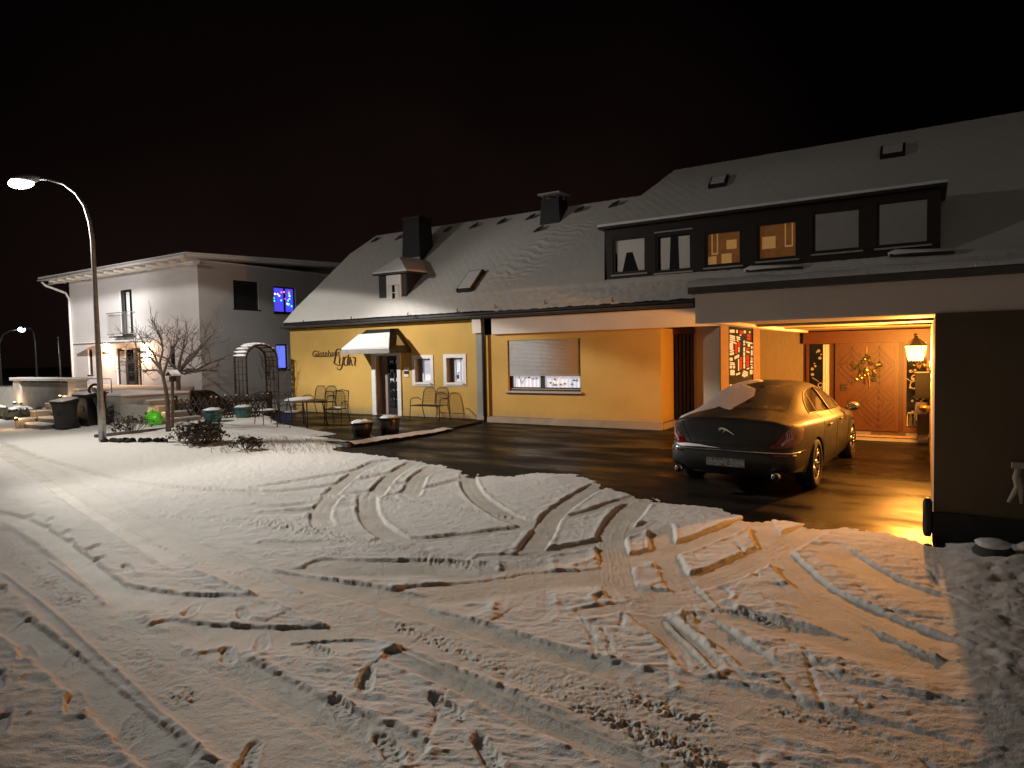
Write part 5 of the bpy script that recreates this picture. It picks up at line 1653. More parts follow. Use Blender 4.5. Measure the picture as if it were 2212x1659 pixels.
def plain_window(name, h, parent=None, m='dark_glass', bars=(), face='y', frame='dark_metal', label=None):
    a, b_, c, d = h
    t = MB(); fw_ = .07
    for q in ((a, c, a+fw_, d), (b_-fw_, c, b_, d), (a+fw_, c, b_-fw_, c+fw_), (a+fw_, d-fw_, b_-fw_, d)):
        t.box((q[0], .07, q[1]), (q[2], .13, q[3]), frame)
    for x_ in bars: t.box((x_-.04, .065, c+fw_), (x_+.04, .135, d-fw_), frame)
    t.box((a-.05, -.06, c-.05), (b_+.05, .02, c-.004), frame)
    g = MB(); g.box((a+fw_, .11, c+fw_), (b_-fw_, .12, d-fw_), m)
    if face == 'x':
        for q in (t, g): q.v = [(WX1-v[1], v[0], v[2]) for v in q.v]
    else:
        for q in (t, g): q.v = [(v[0], WY0+v[1], v[2]) for v in q.v]
    o = t.build(name, parent or wh); g.build('pane', o)
    if label: o['label'] = label
    return o


wd = plain_window('french_window', WUP, label='tall upper french window behind a railing')
mb = MB(); mb.box((-30.92, WY0+.10, 3.25), (-30.66, WY0+.108, 5.12), 'curtain'); mb.build('curtain', wd)
dw = plain_window('entrance_door', WDOOR, bars=(-31.15, -30.42), label='wide dark glazed entrance door')
mb = MB(); mb.box((-31.72, WY0+.10, .66), (-31.25, WY0+.108, 2.45), 'shutter'); mb.build('side_panel', dw)
mb = MB(); mb.box((-30.2, WY0+.1, .66), (-30.1, WY0+.108, 2.4), 'frame_wood'); mb.build('side_panel', dw)
plain_window('window', WN); plain_window('window', WS)
mb = MB(); a, b_, c, d = B1; mb.box((a, 0, c), (b_, .06, d), 'dark_metal')
o = plain_window('window', B1, m='dark_metal', face='x', label='upper window behind a closed dark shutter')
o = plain_window('window', B2, m='blue_window', bars=(20.44,), face='x', label='upper window glowing blue with coloured fairy lights')
lt_col = ['white', 'cyan', 'green', 'red', 'orange', 'magenta', 'white', 'cyan']
rg = random.Random(12)
mb = MB()
for fx, fz, c_ in [(.10, .72, 'white'), (.22, .72, 'white'), (.03, .55, 'green'), (.05, .44, 'cyan'), (.38, .48, 'cyan'), (.30, .66, 'white'), (.52, .82, 'orange'), (.55, .55, 'red'), (.75, .85, 'red'), (.76, .77, 'green'),
                   (.78, .68, 'white'), (.77, .56, 'cyan'), (.70, .49, 'cyan'), (.66, .36, 'white'), (.70, .32, 'cyan'), (.74, .35, 'green'), (.86, .27, 'cyan'), (.40, .80, 'magenta')]:
    mb = MB(); mb.ball((WX1-.105+.03, 19.80+1.2*fx, 4.1+1.15*fz), .03, .042, .042, 'fairy_'+c_, 8, 6); mb.build('fairy_light', o)
plain_window('window', B3, m='pale_blue_window', face='x', label='lower window glowing plain pale blue')
mb = MB()
for z_ in (4.18, 3.22): mb.bar((-31.9, 15.78, z_), (-30.05, 15.78, z_), .03, .03, 'galvanised')
for k in range(19): mb.bar((-31.88+k*.1005, 15.78, 3.22), (-31.88+k*.1005, 15.78, 4.18), .008, .008, 'galvanised')
for x_ in (-31.9, -30.05): mb.bar((x_, 15.78, 4.18), (x_, 16.1, 4.18), .03, .03, 'galvanised'); mb.bar((x_, 15.78, 3.22), (x_, 16.1, 3.22), .03, .03, 'galvanised')
mb.box((-31.45, 15.80, 3.06), (-30.1, 16.095, 3.13), 'dark_metal')
mb.build('railing', wh)
mb = MB(); mb.box((-33.4, 15.0, 2.76), (-28.9, 16.095, 2.83), 'galvanised'); mb.box((-33.4, 15.0, 2.832), (-28.9, 16.09, 2.87), 'snow_cap')
mb.build('door_canopy', wh)
for k, (x_, lab) in enumerate(((-32.58, 'lit up and down wall lamp left of the white house door'), (-29.30, 'lit up and down wall lamp behind the tree crown, right of the white house door'))):
    sc_ = thing('wall_lamp', lab, 'wall lamp', (x_, 15.98, 2.36), group='wall lamps beside the white house door')
    mb = MB(); mb.box((x_-.10, 15.90, 2.30), (x_+.10, 16.06, 2.44), 'galvanised'); mb.box((x_-.04, 16.06, 2.33), (x_+.04, 16.098, 2.41), 'galvanised'); mb.build('body', sc_)
    for z_ in (2.443, 2.297):
        mb = MB(); mb.quad((x_-.09, 15.91, z_), (x_+.09, 15.91, z_), (x_+.09, 16.05, z_), (x_-.09, 16.05, z_), 'sconce_glow'); mb.build('lens', sc_)
    for dz in (.17, -.17):
        q = bpy.data.lights.new('wall_lamp_bulb', 'POINT'); q.energy = 110.0; q.color = (1, .55, .28); q.shadow_soft_size = .03
        qo = bpy.data.objects.new('wall_lamp_bulb', q); COL.objects.link(qo); qo.parent = sc_; qo.location = (0, 0, dz)

# forecourt of the white house: platform, parapet, stairs
PZ = 0.92
mb = MB()
mb.prism([(-24.2, 10.66, 0), (-20.9, 10.66, 0), (-20.5, 12.6, 0), (-25.3, 15.8, 0), (-36.0, 15.8, 0), (-36.0, 12.6, 0), (-24.2, 12.6, 0)], (0, 0, PZ-.002), 'concrete_pale')
pf = thing('forecourt', 'raised pale concrete forecourt below the white house door', 'terrace', (-22.5, 12, 0))
mb.build('platform', pf)
mb = MB(); mb.prism([(-24.2, 10.64, 0), (-20.86, 10.64, 0), (-20.46, 12.6, 0), (-24.2, 12.6, 0)], (0, 0, .05), 'snow_cap')
mb.v = [(x, y, z+PZ) for x, y, z in mb.v]; mb.build('snow', pf)
pr = thing('parapet', 'pale parapet wall with two lamp lit piers at the far left', 'wall', (-26, 10.7, 0))
mb = MB(); mb.box((-28.0, 10.70, 0), (-23.9, 10.9, 1.30), 'concrete_dark'); mb.build('panel', pr)
for x_ in (-28.28, -24.15):
    mb = MB(); mb.box((x_, 10.62, 0.55), (x_+.52, 10.98, 1.36), 'concrete_pale'); mb.build('pier', pr)
mb = MB(); mb.box((-28.4, 10.56, 1.361), (-23.6, 11.02, 1.43), 'concrete_pale'); mb.box((-28.4, 10.56, 1.432), (-23.6, 11.02, 1.47), 'snow_cap'); mb.build('coping', pr)
rl = thing('stair_railing', 'thin metal railing on the forecourt left of the glazed door', 'railing', (-22.8, 11.2, PZ))
mb = MB()
a, b_ = onY(166, 820, 11.2), onY(240, 820, 11.2)
a[2] = b_[2] = 1.42
mb.tube([(a[0], 11.2, PZ), (a[0], 11.2, 1.42), (b_[0]-.04, 11.2, 1.42), (b_[0], 11.2, 1.38), (b_[0], 11.2, PZ)], .016, 'galvanised', 6)
mb.tube([(a[0], 11.2, 1.05), (b_[0], 11.2, 1.05)], .010, 'galvanised', 6)
mb.build('rail', rl, True)
# left flight rising to the right
st = thing('left_stairs', 'snowy stairs with stepped pale cheek wall rising to the forecourt behind the bins', 'stairs', (-22.5, 9.6, 0))
st.name = 'garden_stairs'
n_ = 6
for k in range(n_):
    t = k/(n_-1)
    xa = -22.95; ya = 8.85+.36*k
    z_ = .15*(k+1)
    mb = MB(); mb.box((xa, ya, 0), (xa+1.15, ya+.40, z_), 'concrete_dark'); so = mb.build('step', st)
    mb = MB(); mb.box((xa+.02, ya+.01, z_+.002), (xa+1.13, ya+.33, z_+.05), 'snow_cap'); mb.build('snow', so)
for k in range(5):
    ya = 8.75+.42*k
    mb = MB(); mb.box((-23.32, ya, 0), (-22.97, ya+.46, .30+.20*k), 'pale_plinth')
    ck = mb.build('cheek', st)
    mb = MB(); mb.box((-23.34, ya-.01, .302+.20*k), (-22.96, ya+.45, .335+.20*k), 'snow_cap'); mb.build('snow', ck)
# right flight descending to the right with earth bank
st = thing('garden_stairs', 'warmly lit short stairs with sloping pale cheek wall right of the wheelbarrow', 'stairs', (-20, 11.3, 0))
mb = MB(); mb.prism([(-20.88, 10.60, 0), (-19.9, 10.9, 0), (-19.9, 10.9, .58), (-20.3, 10.78, .62), (-20.88, 10.60, .66)], (-.12, .35, 0), 'concrete_pale'); mb.build('cheek', st)
for k in range(4):
    x0_ = -20.6+.34*k; mb = MB(); mb.box((x0_, 11.15+.05*k, 0), (x0_+.36, 12.2, .74-.18*k), 'pale_plinth'); so = mb.build('step', st)
    mb = MB(); mb.box((x0_+.12, 11.17+.05*k, .742-.18*k), (x0_+.34, 12.18, .775-.18*k), 'snow_cap'); mb.build('snow', so)
bank = MB()
bank.prism([(-21.9, 12.3, 0), (-20.2, 12.5, 0), (-20.2, 12.55, .10), (-21.6, 12.4, .80), (-21.9, 12.35, .86)], (-.9, 2.4, 0), 'earth')
structure(bank.build('earth_bank'))

# ================================================================== STREET LAMPS
lamp = thing('street_lamp', 'tall curved grey street lamp shining brightly over the snowy road', 'street lamp', (-17.03, 8.2, 0))
mb = MB()
HX, HY, HZ = -18.88, 7.5, 6.42            # lens
pth = [(-17.03, 8.2, -.05), (-17.03, 8.2, .9), (-17.03, 8.2, 1.0), (-17.04, 8.2, 4.9), (-17.08, 8.18, 5.35), (-17.2, 8.14, 5.75), (-17.42, 8.06, 6.07), (-17.75, 7.94, 6.32), (-18.15, 7.8, 6.45), (-18.5, 7.67, 6.50)]
mb.tube(pth, [.085, .082, .066, .048, .045, .042, .038, .035, .033, .032], 'galvanised', 12)
mb.build('pole', lamp, True)
mb = MB()
mb.ball((0, 0, 0), .44, .16, .11, 'lamp_head', 18, 10)
ca_, sa_ = -.94, -.34
mb.v = [(-18.75+x*ca_-y*sa_, 7.55+x*sa_+y*ca_, 6.51+z) for x, y, z in mb.v]
mb.build('head', lamp, True)
mb = MB(); mb.ball((0, 0, 0), .36, .165, .135, 'street_lens', 16, 10)
mb.v = [(HX+x*ca_-y*sa_, HY+x*sa_+y*ca_, HZ+z) for x, y, z in mb.v]
mb.build('lens', lamp, True)
q = bpy.data.lights.new('street_lamp_bulb', 'POINT'); q.energy = STREET_LAMP_POWER; q.color = (1.0, 0.943, 0.86); q.shadow_soft_size = 0.10
q.use_nodes = True                     # luminaire throw: wide batwing, little straight down, little above the horizon
ln, ll = q.node_tree.nodes, q.node_tree.links
e_ = [k for k in ln if k.type == 'EMISSION'][0]
tcl = ln.new('ShaderNodeTexCoord'); spl = ln.new('ShaderNodeSeparateXYZ')
tilt = ln.new('ShaderNodeMath'); tilt.operation = 'MULTIPLY_ADD'; tilt.inputs[1].default_value = 0.13      # head tipped up along its arm
ll.new(tcl.outputs['Normal'], spl.inputs[0]); ll.new(spl.outputs['X'], tilt.inputs[0]); ll.new(spl.outputs['Z'], tilt.inputs[2])


def throw(sock, pts):
    mr_ = ln.new('ShaderNodeMapRange'); mr_.inputs[1].default_value, mr_.inputs[2].default_value = -1, 1
    fc_ = ln.new('ShaderNodeFloatCurve'); c_ = fc_.mapping.curves[0]
    for x_, y_ in pts[1:-1]: c_.points.new((x_+1)/2, y_)
    c_.points[0].location = (0, pts[0][1]); c_.points[-1].location = (1, pts[-1][1])
    for p_ in c_.points: p_.handle_type = 'AUTO_CLAMPED'
    fc_.mapping.update()
    ll.new(sock, mr_.inputs[0]); ll.new(mr_.outputs[0], fc_.inputs['Value'])
    return fc_.outputs[0]


a1 = throw(tilt.outputs[0], [(-1, .10), (-.92, .12), (-.60, .24), (-.46, .52), (-.37, .53), (-.30, .62), (-.26, .60), (-.22, .66), (-.195, .54), (-.178, .25), (-.16, .15), (-.10, .14), (0, .14), (.07, .12), (.12, .10), (.19, .02), (.32, 0), (1, 0)])
a2 = throw(spl.outputs['Y'], [(-1, .25), (-.38, .32), (-.27, .92), (0, 1), (.48, .55), (.60, .70), (.70, .58), (.80, .66), (.87, .44), (.95, .20), (1, .22)])
a3 = throw(spl.outputs['X'], [(-1, 4.0), (-.85, 3.7), (-.73, 1.3), (-.63, .45), (-.50, .38), (-.2, .6), (.05, 1), (.2, 1), (1, 1)])
m1 = ln.new('ShaderNodeMath'); m1.operation = 'MULTIPLY'; m2 = ln.new('ShaderNodeMath'); m2.operation = 'MULTIPLY'
ll.new(a1, m1.inputs[0]); ll.new(a2, m1.inputs[1]); ll.new(m1.outputs[0], m2.inputs[0]); ll.new(a3, m2.inputs[1])
ll.new(m2.outputs[0], e_.inputs['Strength'])
qo = bpy.data.objects.new('street_lamp_bulb', q); COL.objects.link(qo); qo.parent = lamp; qo.location = (HX+17.03, HY-8.2, HZ-.22)

for k, (px, py, pxt, lit, lab) in enumerate(((4, 905, 46, True, 'small distant street lamp with a lit head at the left edge'), (82, 870, 62, False, 'distant unlit curved lamp post behind the parapet'))):
    b0 = onY(px, 850, 26.0 if k == 0 else 30.0); Yq = b0[1]
    h_ = onY(pxt, 711, Yq)
    ls = thing('street_lamp', lab, 'street lamp', (b0[0], Yq, 0))
    sgn = 1 if k == 0 else -1
    dx = abs(h_[0]-b0[0]); zt = h_[2]
    mb = MB(); mb.tube([(b0[0], Yq, 0), (b0[0], Yq, zt-1.2), (b0[0]+sgn*.2*dx, Yq, zt-.35), (b0[0]+sgn*.5*dx, Yq, zt-.05), (b0[0]+sgn*.95*dx, Yq, zt)], [.11, .08, .07, .06, .05], 'galvanised', 8); mb.build('pole', ls, True)
    mb = MB(); mb.ball((b0[0]+sgn*dx, Yq, zt+.05), .5, .2, .13, 'lamp_head', 12, 8); mb.build('head', ls, True)
    if lit:
        mb = MB(); mb.ball((b0[0]+sgn*dx+.05, Yq, zt-.03), .46, .24, .21, 'far_lens', 12, 8); mb.build('lens', ls, True)
        q = bpy.data.lights.new('far_lamp_bulb', 'POINT'); q.energy = 120; q.color = (.9, .93, 1); q.shadow_soft_size = .1
        qo = bpy.data.objects.new('far_lamp_bulb', q); COL.objects.link(qo); qo.parent = ls; qo.location = (sgn*dx, 0, zt-.45)
b0 = onY(133, 850, 28.0)
ms = thing('mast', 'thin pale mast left of the white house', 'mast', (b0[0], 28, 0))
mb = MB(); mb.tube([(b0[0], 28, 0), (b0[0], 28, onY(133, 730, 28)[2])], [.09, .06], 'galvanised', 8); mb.build('pole', ms, True)
mb = MB(); mb.ball((b0[0], 28, onY(133, 729, 28)[2]), .08, .08, .08, 'galvanised', 8, 6); mb.build('cap', ms, True)
for k, (x_, y_, z_, lab) in enumerate(((-27.75, 10.44, .56, 'small warm uplight at the foot of the left parapet pier'), (-24.05, 10.44, .56, 'small warm uplight at the foot of the right parapet pier'), (-22.86, 8.62, .34, 'small warm step lamp on the lowest block of the snowy stairs'), (-22.86, 9.82, .92, 'small warm step lamp high on the stepped cheek wall'), (-19.75, 11.05, .30, 'small warm step lamp beside the green sack'))):
    gs = thing('step_lamp', lab, 'step lamp', (x_, y_, z_), group='small warm lamps of the forecourt')
    mb = MB(); mb.lathe([(.05, -.05), (.055, .02), (.045, .03)], (x_, y_, z_), 'dark_metal', 12); mb.build('body', gs)
    mb = MB(); mb.lathe([(.04, .031), (.03, .045), (0, .05)], (x_, y_, z_), 'sconce_glow', 10); mb.build('lens', gs)
    q = bpy.data.lights.new('step_lamp_bulb', 'POINT'); q.energy = 4 if k == 4 else 10; q.color = (1, .62, .30); q.shadow_soft_size = .03
    qo = bpy.data.objects.new('step_lamp_bulb', q); COL.objects.link(qo); qo.parent = gs; qo.location = (0, -.02, .10)
# low dark hedge and bank at the far left
hd = thing('hedge', 'low dark hedge with snow below the parapet at the left edge', 'hedge', (-26, 9.7, 0))
rg = random.Random(31)
mb = MB(); sn = MB()
for k in range(70):
    x_, y_ = rg.uniform(-28.5, -23.6), rg.uniform(9.7, 10.4)
    mb.ball((x_, y_, rg.uniform(.1, .32)), rg.uniform(.12, .25), rg.uniform(.1, .2), rg.uniform(.1, .2), 'shrub_leaf', 7, 5, .3)
    if k % 6 == 0: sn = MB(); sn.ball((x_, y_, .45), .2, .14, .05, 'snow_cap', 7, 5, .3); sn.build('snow', hd)
mb.build('foliage', hd)

# ================================================================== GARDEN


def grow(mb, p, d, L, r, depth, rg, m, spread=.55, lift=.10, tips=None, minr=.0045):
    pts = [Vector(p)]; rs = [r]
    n_ = 4
    d = Vector(d).normalized()
    for i in range(n_):
        d = (d+Vector((rg.uniform(-1, 1), rg.uniform(-1, 1), rg.uniform(-.8, 1)))*.20+Vector((0, 0, lift*.3))).normalized()
        pts.append(pts[-1]+d*L/n_); rs.append(max(minr, r*(1-.45*(i+1)/n_)))
    mb.tube(pts, rs, m, 5 if r < .03 else 8, cap=False)
    if depth == 0:
        if tips is not None: tips.append(pts[-1])
        return
    for k in range(rg.choice((2, 3, 3))):
        i = rg.randint(2, n_)
        nd = (d+Vector((rg.uniform(-1, 1), rg.uniform(-1, 1), rg.uniform(-.5, .9)))*spread*1.3+Vector((0, 0, lift))).normalized()
        grow(mb, pts[i], nd, L*rg.uniform(.58, .85), max(minr, rs[i]*rg.uniform(.55, .75)), depth-1, rg, m, spread, lift, tips, minr)


def snow_on(mb, pts):
    for a, b_ in zip(pts[:-1], pts[1:]):
        a, b_ = Vector(a), Vector(b_)
        mb.tube([a+Vector((0, 0, .03)), (a+b_)/2+Vector((0, 0, .045)), b_+Vector((0, 0, .03))], [.022, .034, .022], 'snow_cap', 7)


# tree with a straight trunk behind the fence
TY = 13.4
base = onY(388, 880, TY); top_ = onY(385, 803, TY)
tA = thing('bare_tree', 'bare flat crowned tree with a straight trunk behind the lattice fence', 'tree', (base[0], TY, 0), group='bare pruned trees in the front garden')
mb = MB()
mb.tube([(base[0], TY, -.05), (base[0], TY, .5), (base[0]-.02, TY, top_[2]-.3), (top_[0], TY, top_[2])], [.10, .078, .072, .10], 'bark', 10)
mb.build('trunk', tA, True)
rg = random.Random(17)
mb = MB(); sn = MB()
Tt = Vector((top_[0], TY, top_[2]-.05))
for ex, ey, yy in [(470, 800, 13.2), (440, 745, 13.9), (460, 720, 13.0), (398, 735, 13.6), (412, 765, 14.3), (350, 770, 13.8), (480, 775, 13.8), (420, 800, 12.6)]:
    e = Vector(onY(ex, ey, yy))
    mid = Tt.lerp(e, .45)+Vector((0, 0, -.10+.2*rg.random()))
    mb.tube([Tt, Tt.lerp(mid, .5)+Vector((0, 0, .05)), mid, mid.lerp(e, .5)+Vector((rg.uniform(-.08, .08), 0, .06)), e], [.062, .052, .04, .030, .022], 'bark', 7)
    d = (e-mid).normalized()
    for q in range(5):
        grow(mb, mid.lerp(e, .2*q+.15), d+Vector((rg.uniform(-.8, .8), rg.uniform(-.8, .8), rg.uniform(-.5, .55))), .58, .016, 2, rg, 'twig', .75, .02)
    if ey > 760: sn = MB(); snow_on(sn, [Tt.lerp(mid, .3), mid]); sn.build('snow', tA, True)
mb.build('crown', tA)

# leaning multi-stem tree in the bed, with its stake and bird feeder
bx = onz(364, 936)
tB = thing('bare_tree', 'leaning thin stemmed bare tree beside the bird feeder post', 'tree', (bx[0], bx[1], 0), group='bare pruned trees in the front garden')
BYq = bx[1]
mb = MB()
pts = [(bx[0], BYq, -.05)]+[tuple(onY(x, y, BYq)) for x, y in [(363, 905), (362, 872), (358, 840), (352, 812)]]
mb.tube(pts, [.075, .06, .055, .05, .042], 'bark', 9)
mb.build('trunk', tB, True)
mb = MB()
rg = random.Random(23)
for ps in ([(352, 812), (345, 795), (330, 760), (308, 738), (300, 722)], [(352, 812), (340, 800), (322, 800), (290, 798)], [(355, 830), (345, 785), (352, 755), (345, 722)], [(345, 795), (325, 772), (295, 772)], [(352, 812), (362, 780), (372, 760), (384, 735)]):
    P = [Vector(onY(x, y, BYq+.15*i*rg.uniform(-1, 1))) for i, (x, y) in enumerate(ps)]
    mb.tube(P, [float(q) for q in np.linspace(.038, .014, len(P))], 'bark', 7)
    for k in range(8):
        i = rg.randint(1, len(P)-2); q = P[i].lerp(P[i+1], rg.random())
        d = (P[i+1]-P[i]).normalized()
        grow(mb, q, d+Vector((rg.uniform(-.7, .7), rg.uniform(-.8, .8), rg.uniform(-.5, .6))), .40, .011, 2, rg, 'twig', .75, .03)
mb.build('crown', tB)
bf = thing('bird_feeder', 'dark wooden bird feeder with snowy roof on a post in the garden bed', 'bird feeder', (bx[0]+.12, BYq+.1, 0))
b0 = onz(373, 930); FYq = b0[1]
cxf, czf = onY(372, 812, FYq)[0], onY(372, 824, FYq)[2]
mb = MB(); mb.tube([(b0[0], FYq, 0), (cxf, FYq, czf)], .04, 'bark', 8); mb.build('post', bf, True)
mb = MB()
mb.box((cxf-.120, FYq-.096, czf), (cxf+.168, FYq+.096, czf+.021), 'fence_wood'); mb.box((cxf-.060, FYq-.060, czf+.022), (cxf+.108, FYq+.060, czf+.144), 'dark_wood')
mb.build('box', bf)
mb = MB()
mb.prism([(cxf-.120, FYq-.132, czf+.180), (cxf+.030, FYq-.132, czf+.282), (cxf+.192, FYq-.132, czf+.156), (cxf+.180, FYq-.132, czf+.141), (cxf+.030, FYq-.132, czf+.258), (cxf-.108, FYq-.132, czf+.162)], (0, .264, 0), 'dark_wood')
mb.build('roof', bf)
mb = MB(); mb.prism([(cxf-.132, FYq-.138, czf+.183), (cxf+.030, FYq-.138, czf+.286), (cxf+.204, FYq-.138, czf+.160), (cxf+.180, FYq-.138, czf+.210), (cxf+.030, FYq-.138, czf+.324), (cxf-.102, FYq-.138, czf+.228)], (0, .276, 0), 'snow_cap'); mb.build('snow', bf)

# crossed-lath fence
fn = thing('lattice_fence', 'low dark fence of crossed half round laths behind the teal pots', 'fence', (-19.2, 12.3, 0))
f0, f1, f2 = np.array([-19.85, 11.75]), np.array([-19.10, 12.55]), np.array([-18.55, 14.25])
lt_ = MB(); rl_ = MB(); sn = MB()
rg = random.Random(2)
for A_, B_ in ((f0, f1), (f1, f2)):
    d = B_-A_; L = np.linalg.norm(d); u = d/L; nn = np.array([u[1], -u[0]])
    for z_ in (.22, .60):
        rl_.bar((A_[0], A_[1], z_), (B_[0], B_[1], z_), .04, .06, 'fence_wood')
    s_ = .0
    while s_ < L-.05:
        for sg_, of in ((1, .035), (-1, .075)):
            a = A_+u*(s_ if sg_ > 0 else min(L+.1, s_+.36))+nn*of; b_ = A_+u*(min(L+.1, s_+.36) if sg_ > 0 else s_)+nn*of
            zt = .80+rg.uniform(-.03, .03)
            lt_.tube([(a[0], a[1], .05), (b_[0], b_[1], zt)], .022, 'fence_wood', 6)
            if rg.random() < .45: lt_.ball((b_[0], b_[1], zt+.01), rg.uniform(.02, .034), .03, .018, 'snow_cap', 6, 4)
        s_ += .17
    mb = MB(); mb.box((A_[0]-.05, A_[1]-.05, 0), (A_[0]+.05, A_[1]+.05, .88), 'fence_wood'); mb.build('post', fn)
mb = MB(); mb.box((f2[0]-.05, f2[1]-.05, 0), (f2[0]+.05, f2[1]+.05, .88), 'fence_wood'); mb.build('post', fn)
lt_.build('lattice', fn); rl_.build('rail', fn)

# rose arch
ar = thing('garden_arch', 'dark trellis arch with snow on its top beside the yellow house corner', 'trellis arch', (-18.7, 14.8, 0))
ax0, ax1, ay0, ay1 = -19.52, -18.85, 13.9, 15.15
zs_ = 1.98
xq = onY(534, 850, ay0)[0]; ax1 = xq; ax0 = xq-.62
frames = MB()
for x_ in (ax0, ax1):
    mb = MB()
    pts = [(x_, ay0, 0), (x_, ay0, zs_)]
    yc_, ra = (ay0+ay1)/2, (ay1-ay0)/2
    for t in np.linspace(0, math.pi, 13)[1:-1]: pts.append((x_, yc_-ra*math.cos(t), zs_+.62*ra*math.sin(t)*1.2))
    pts += [(x_, ay1, zs_), (x_, ay1, 0)]
    for a, b_ in zip(pts[:-1], pts[1:]): mb.bar(a, b_, .05, .05, 'fence_wood')
    mb.build('hoop', ar)
mb = MB()
for y_ in (ay0, ay1):
    for k in range(9): mb.bar((ax0, y_, .15+.22*k), (ax1, y_, .15+.22*k), .02, .02, 'fence_wood')
    for k in range(1, 3): mb.bar((ax0+(ax1-ax0)*k/3, y_, 0), (ax0+(ax1-ax0)*k/3, y_, zs_), .02, .02, 'fence_wood')
for t in np.linspace(.1, math.pi-.1, 8):
    mb.bar((ax0, yc_-ra*math.cos(t), zs_+.745*ra*math.sin(t)), (ax1, yc_-ra*math.cos(t), zs_+.745*ra*math.sin(t)), .03, .03, 'fence_wood')
mb.build('lattice', ar)
sn = MB()
for t in np.linspace(.15, 2.4, 9):
    c_ = ((ax0+ax1)/2+random.uniform(-.05, .05), yc_-ra*math.cos(t), zs_+.745*ra*math.sin(t)+.05)
    sn.ball(c_, .36, .11, .045, 'snow_cap', 10, 6, .1)
sn.build('snow', ar, True)
rg = random.Random(9); mb = MB()
for k in range(26):
    y_ = ay1+rg.uniform(-.25, .2); p = Vector((rg.uniform(ax0, ax1+.1), y_, rg.uniform(.2, 1.9)))
    grow(mb, p, (rg.uniform(-.6, .6), rg.uniform(-.6, .6), 1), .55, .009, 1, rg, 'twig', .6, .2)
mb.build('climber', ar)

# teal and dark pots


def pot(name, label, cx, cy, r0, r1, h, m, z0, grp, lip=.03):
    t = thing(name, label, 'planter', (cx, cy, z0), group=grp)
    mb = MB()
    prof = [(r0*.92, 0), (r0, .02), (r0+(r1-r0)*.55, h*.38), (r1*.98, h*.78), (r1*.96, h*.86), (r1+lip*.6, h*.90), (r1+lip, h*.97), (r1+lip*.8, h), (r1-.02, h), (r1-.03, h-.06), (.0, h-.07)]
    mb.lathe(prof, (cx, cy, z0), m, 32); o = mb.build('pot', t); smooth_by_angle(o, 50)
    mb = MB()
    mb.lathe([(r1-.022, h-.03), (r1-.03, h+.01), (r1*.6, h+.045), (r1*.2, h+.055), (0, h+.055)], (cx, cy, z0), 'snow_cap', 24)
    mb.v = [(x, y, z+.012*math.sin(x*31+y*17)) for x, y, z in mb.v]
    mb.build('snow', t, True)
    return t


p = onz(460, 915, TZ*.9); pot('glazed_pot', 'larger teal glazed pot heaped with snow, nearer the tree', p[0], p[1], .20, .29, .44, 'teal_glaze', TZ*.6, 'teal pots by the fence')
p = onz(520, 906, TZ*.9); pot('glazed_pot', 'teal glazed pot heaped with snow in front of the trellis arch', p[0], p[1]+.1, .19, .28, .42, 'teal_glaze', TZ*.6, 'teal pots by the fence')
p = onz(772, 943, TZ); pot('dark_pot', 'dark brown snow filled bowl pot on the terrace corner, left of its pair', p[0], p[1]+.15, .20, .275, .34, 'dark_glaze', TZ, 'dark pots at the drive')
p = onz(836, 937, TZ); pot('dark_pot', 'dark upright snow filled pot in front of the entrance, right of its pair', p[0], p[1]+.1, .22, .26, .40, 'dark_glaze', TZ, 'dark pots at the drive')
p = onz(845, 926, TZ)

# garden benches with woven wire backs


def make_bench():
    t = thing('garden_bench', '', 'bench', (0, 0, 0))
    w, dp, hs_ = 1.12, .50, .42
    fr = MB()
    for s_ in (-1, 1):
        fr.tube([(s_*w/2, -dp/2-.04, 0), (s_*w/2, -dp/2, .40), (s_*w/2, -dp/2+.02, .60), (s_*w/2, -dp/2+.08, .64), (s_*w/2, .12, .64), (s_*(w/2-.03), .22, .56)], .013, 'dark_metal', 7)
        fr.tube([(s_*(w/2-.06), .34, 0), (s_*(w/2-.06), .22, .42), (s_*(w/2-.08), .30, .82)], .013, 'dark_metal', 7)
    fr.tube([(-w/2, -dp/2, hs_), (w/2, -dp/2, hs_)], .012, 'dark_metal', 7); fr.tube([(-w/2+.06, .22, hs_), (w/2-.06, .22, hs_)], .012, 'dark_metal', 7)
    local(fr.build('frame', t, True))
    se = MB()
    for k in range(24):
        x_ = -w/2+.02+(w-.04)*k/23; se.tube([(x_, -dp/2, hs_+.012), (x_, .22, hs_+.005)], .0045, 'dark_metal', 4)
    for k in range(9):
        y_ = -dp/2+.72*dp*2*k/16; se.tube([(-w/2, y_, hs_+.01), (w/2, y_, hs_+.01)], .0045, 'dark_metal', 4)
    local(se.build('seat', t))
    for s_ in (-1, 1):
        bk = MB()
        cx = s_*.245
        def ed(u): return cx+u*.235
        rim = [(ed(-1), .23, hs_+.02), (ed(-1), .27, .66), (ed(-.93), .30, .86), (ed(-.6), .315, .93), (ed(0), .32, .945), (ed(.6), .315, .93), (ed(.93), .30, .86), (ed(1), .27, .66), (ed(1), .23, hs_+.02)]
        bk.tube(rim, .012, 'dark_metal', 7)
        for k in range(1, 12):
            u = -1+2*k/12; zt_ = .945-.10*abs(u)**3.2
            bk.tube([(ed(u), .23, hs_+.02), (ed(u), .27, .66), (ed(u), .315, zt_)], .004, 'dark_metal', 4)
        for k in range(1, 12):
            z_ = hs_+.04+.045*k; y_ = .235+.085*(z_-hs_)/.5
            bk.tube([(ed(-.99), y_, z_), (ed(.99), y_, z_)], .004, 'dark_metal', 4)
        local(bk.build('backrest', t))
    return t


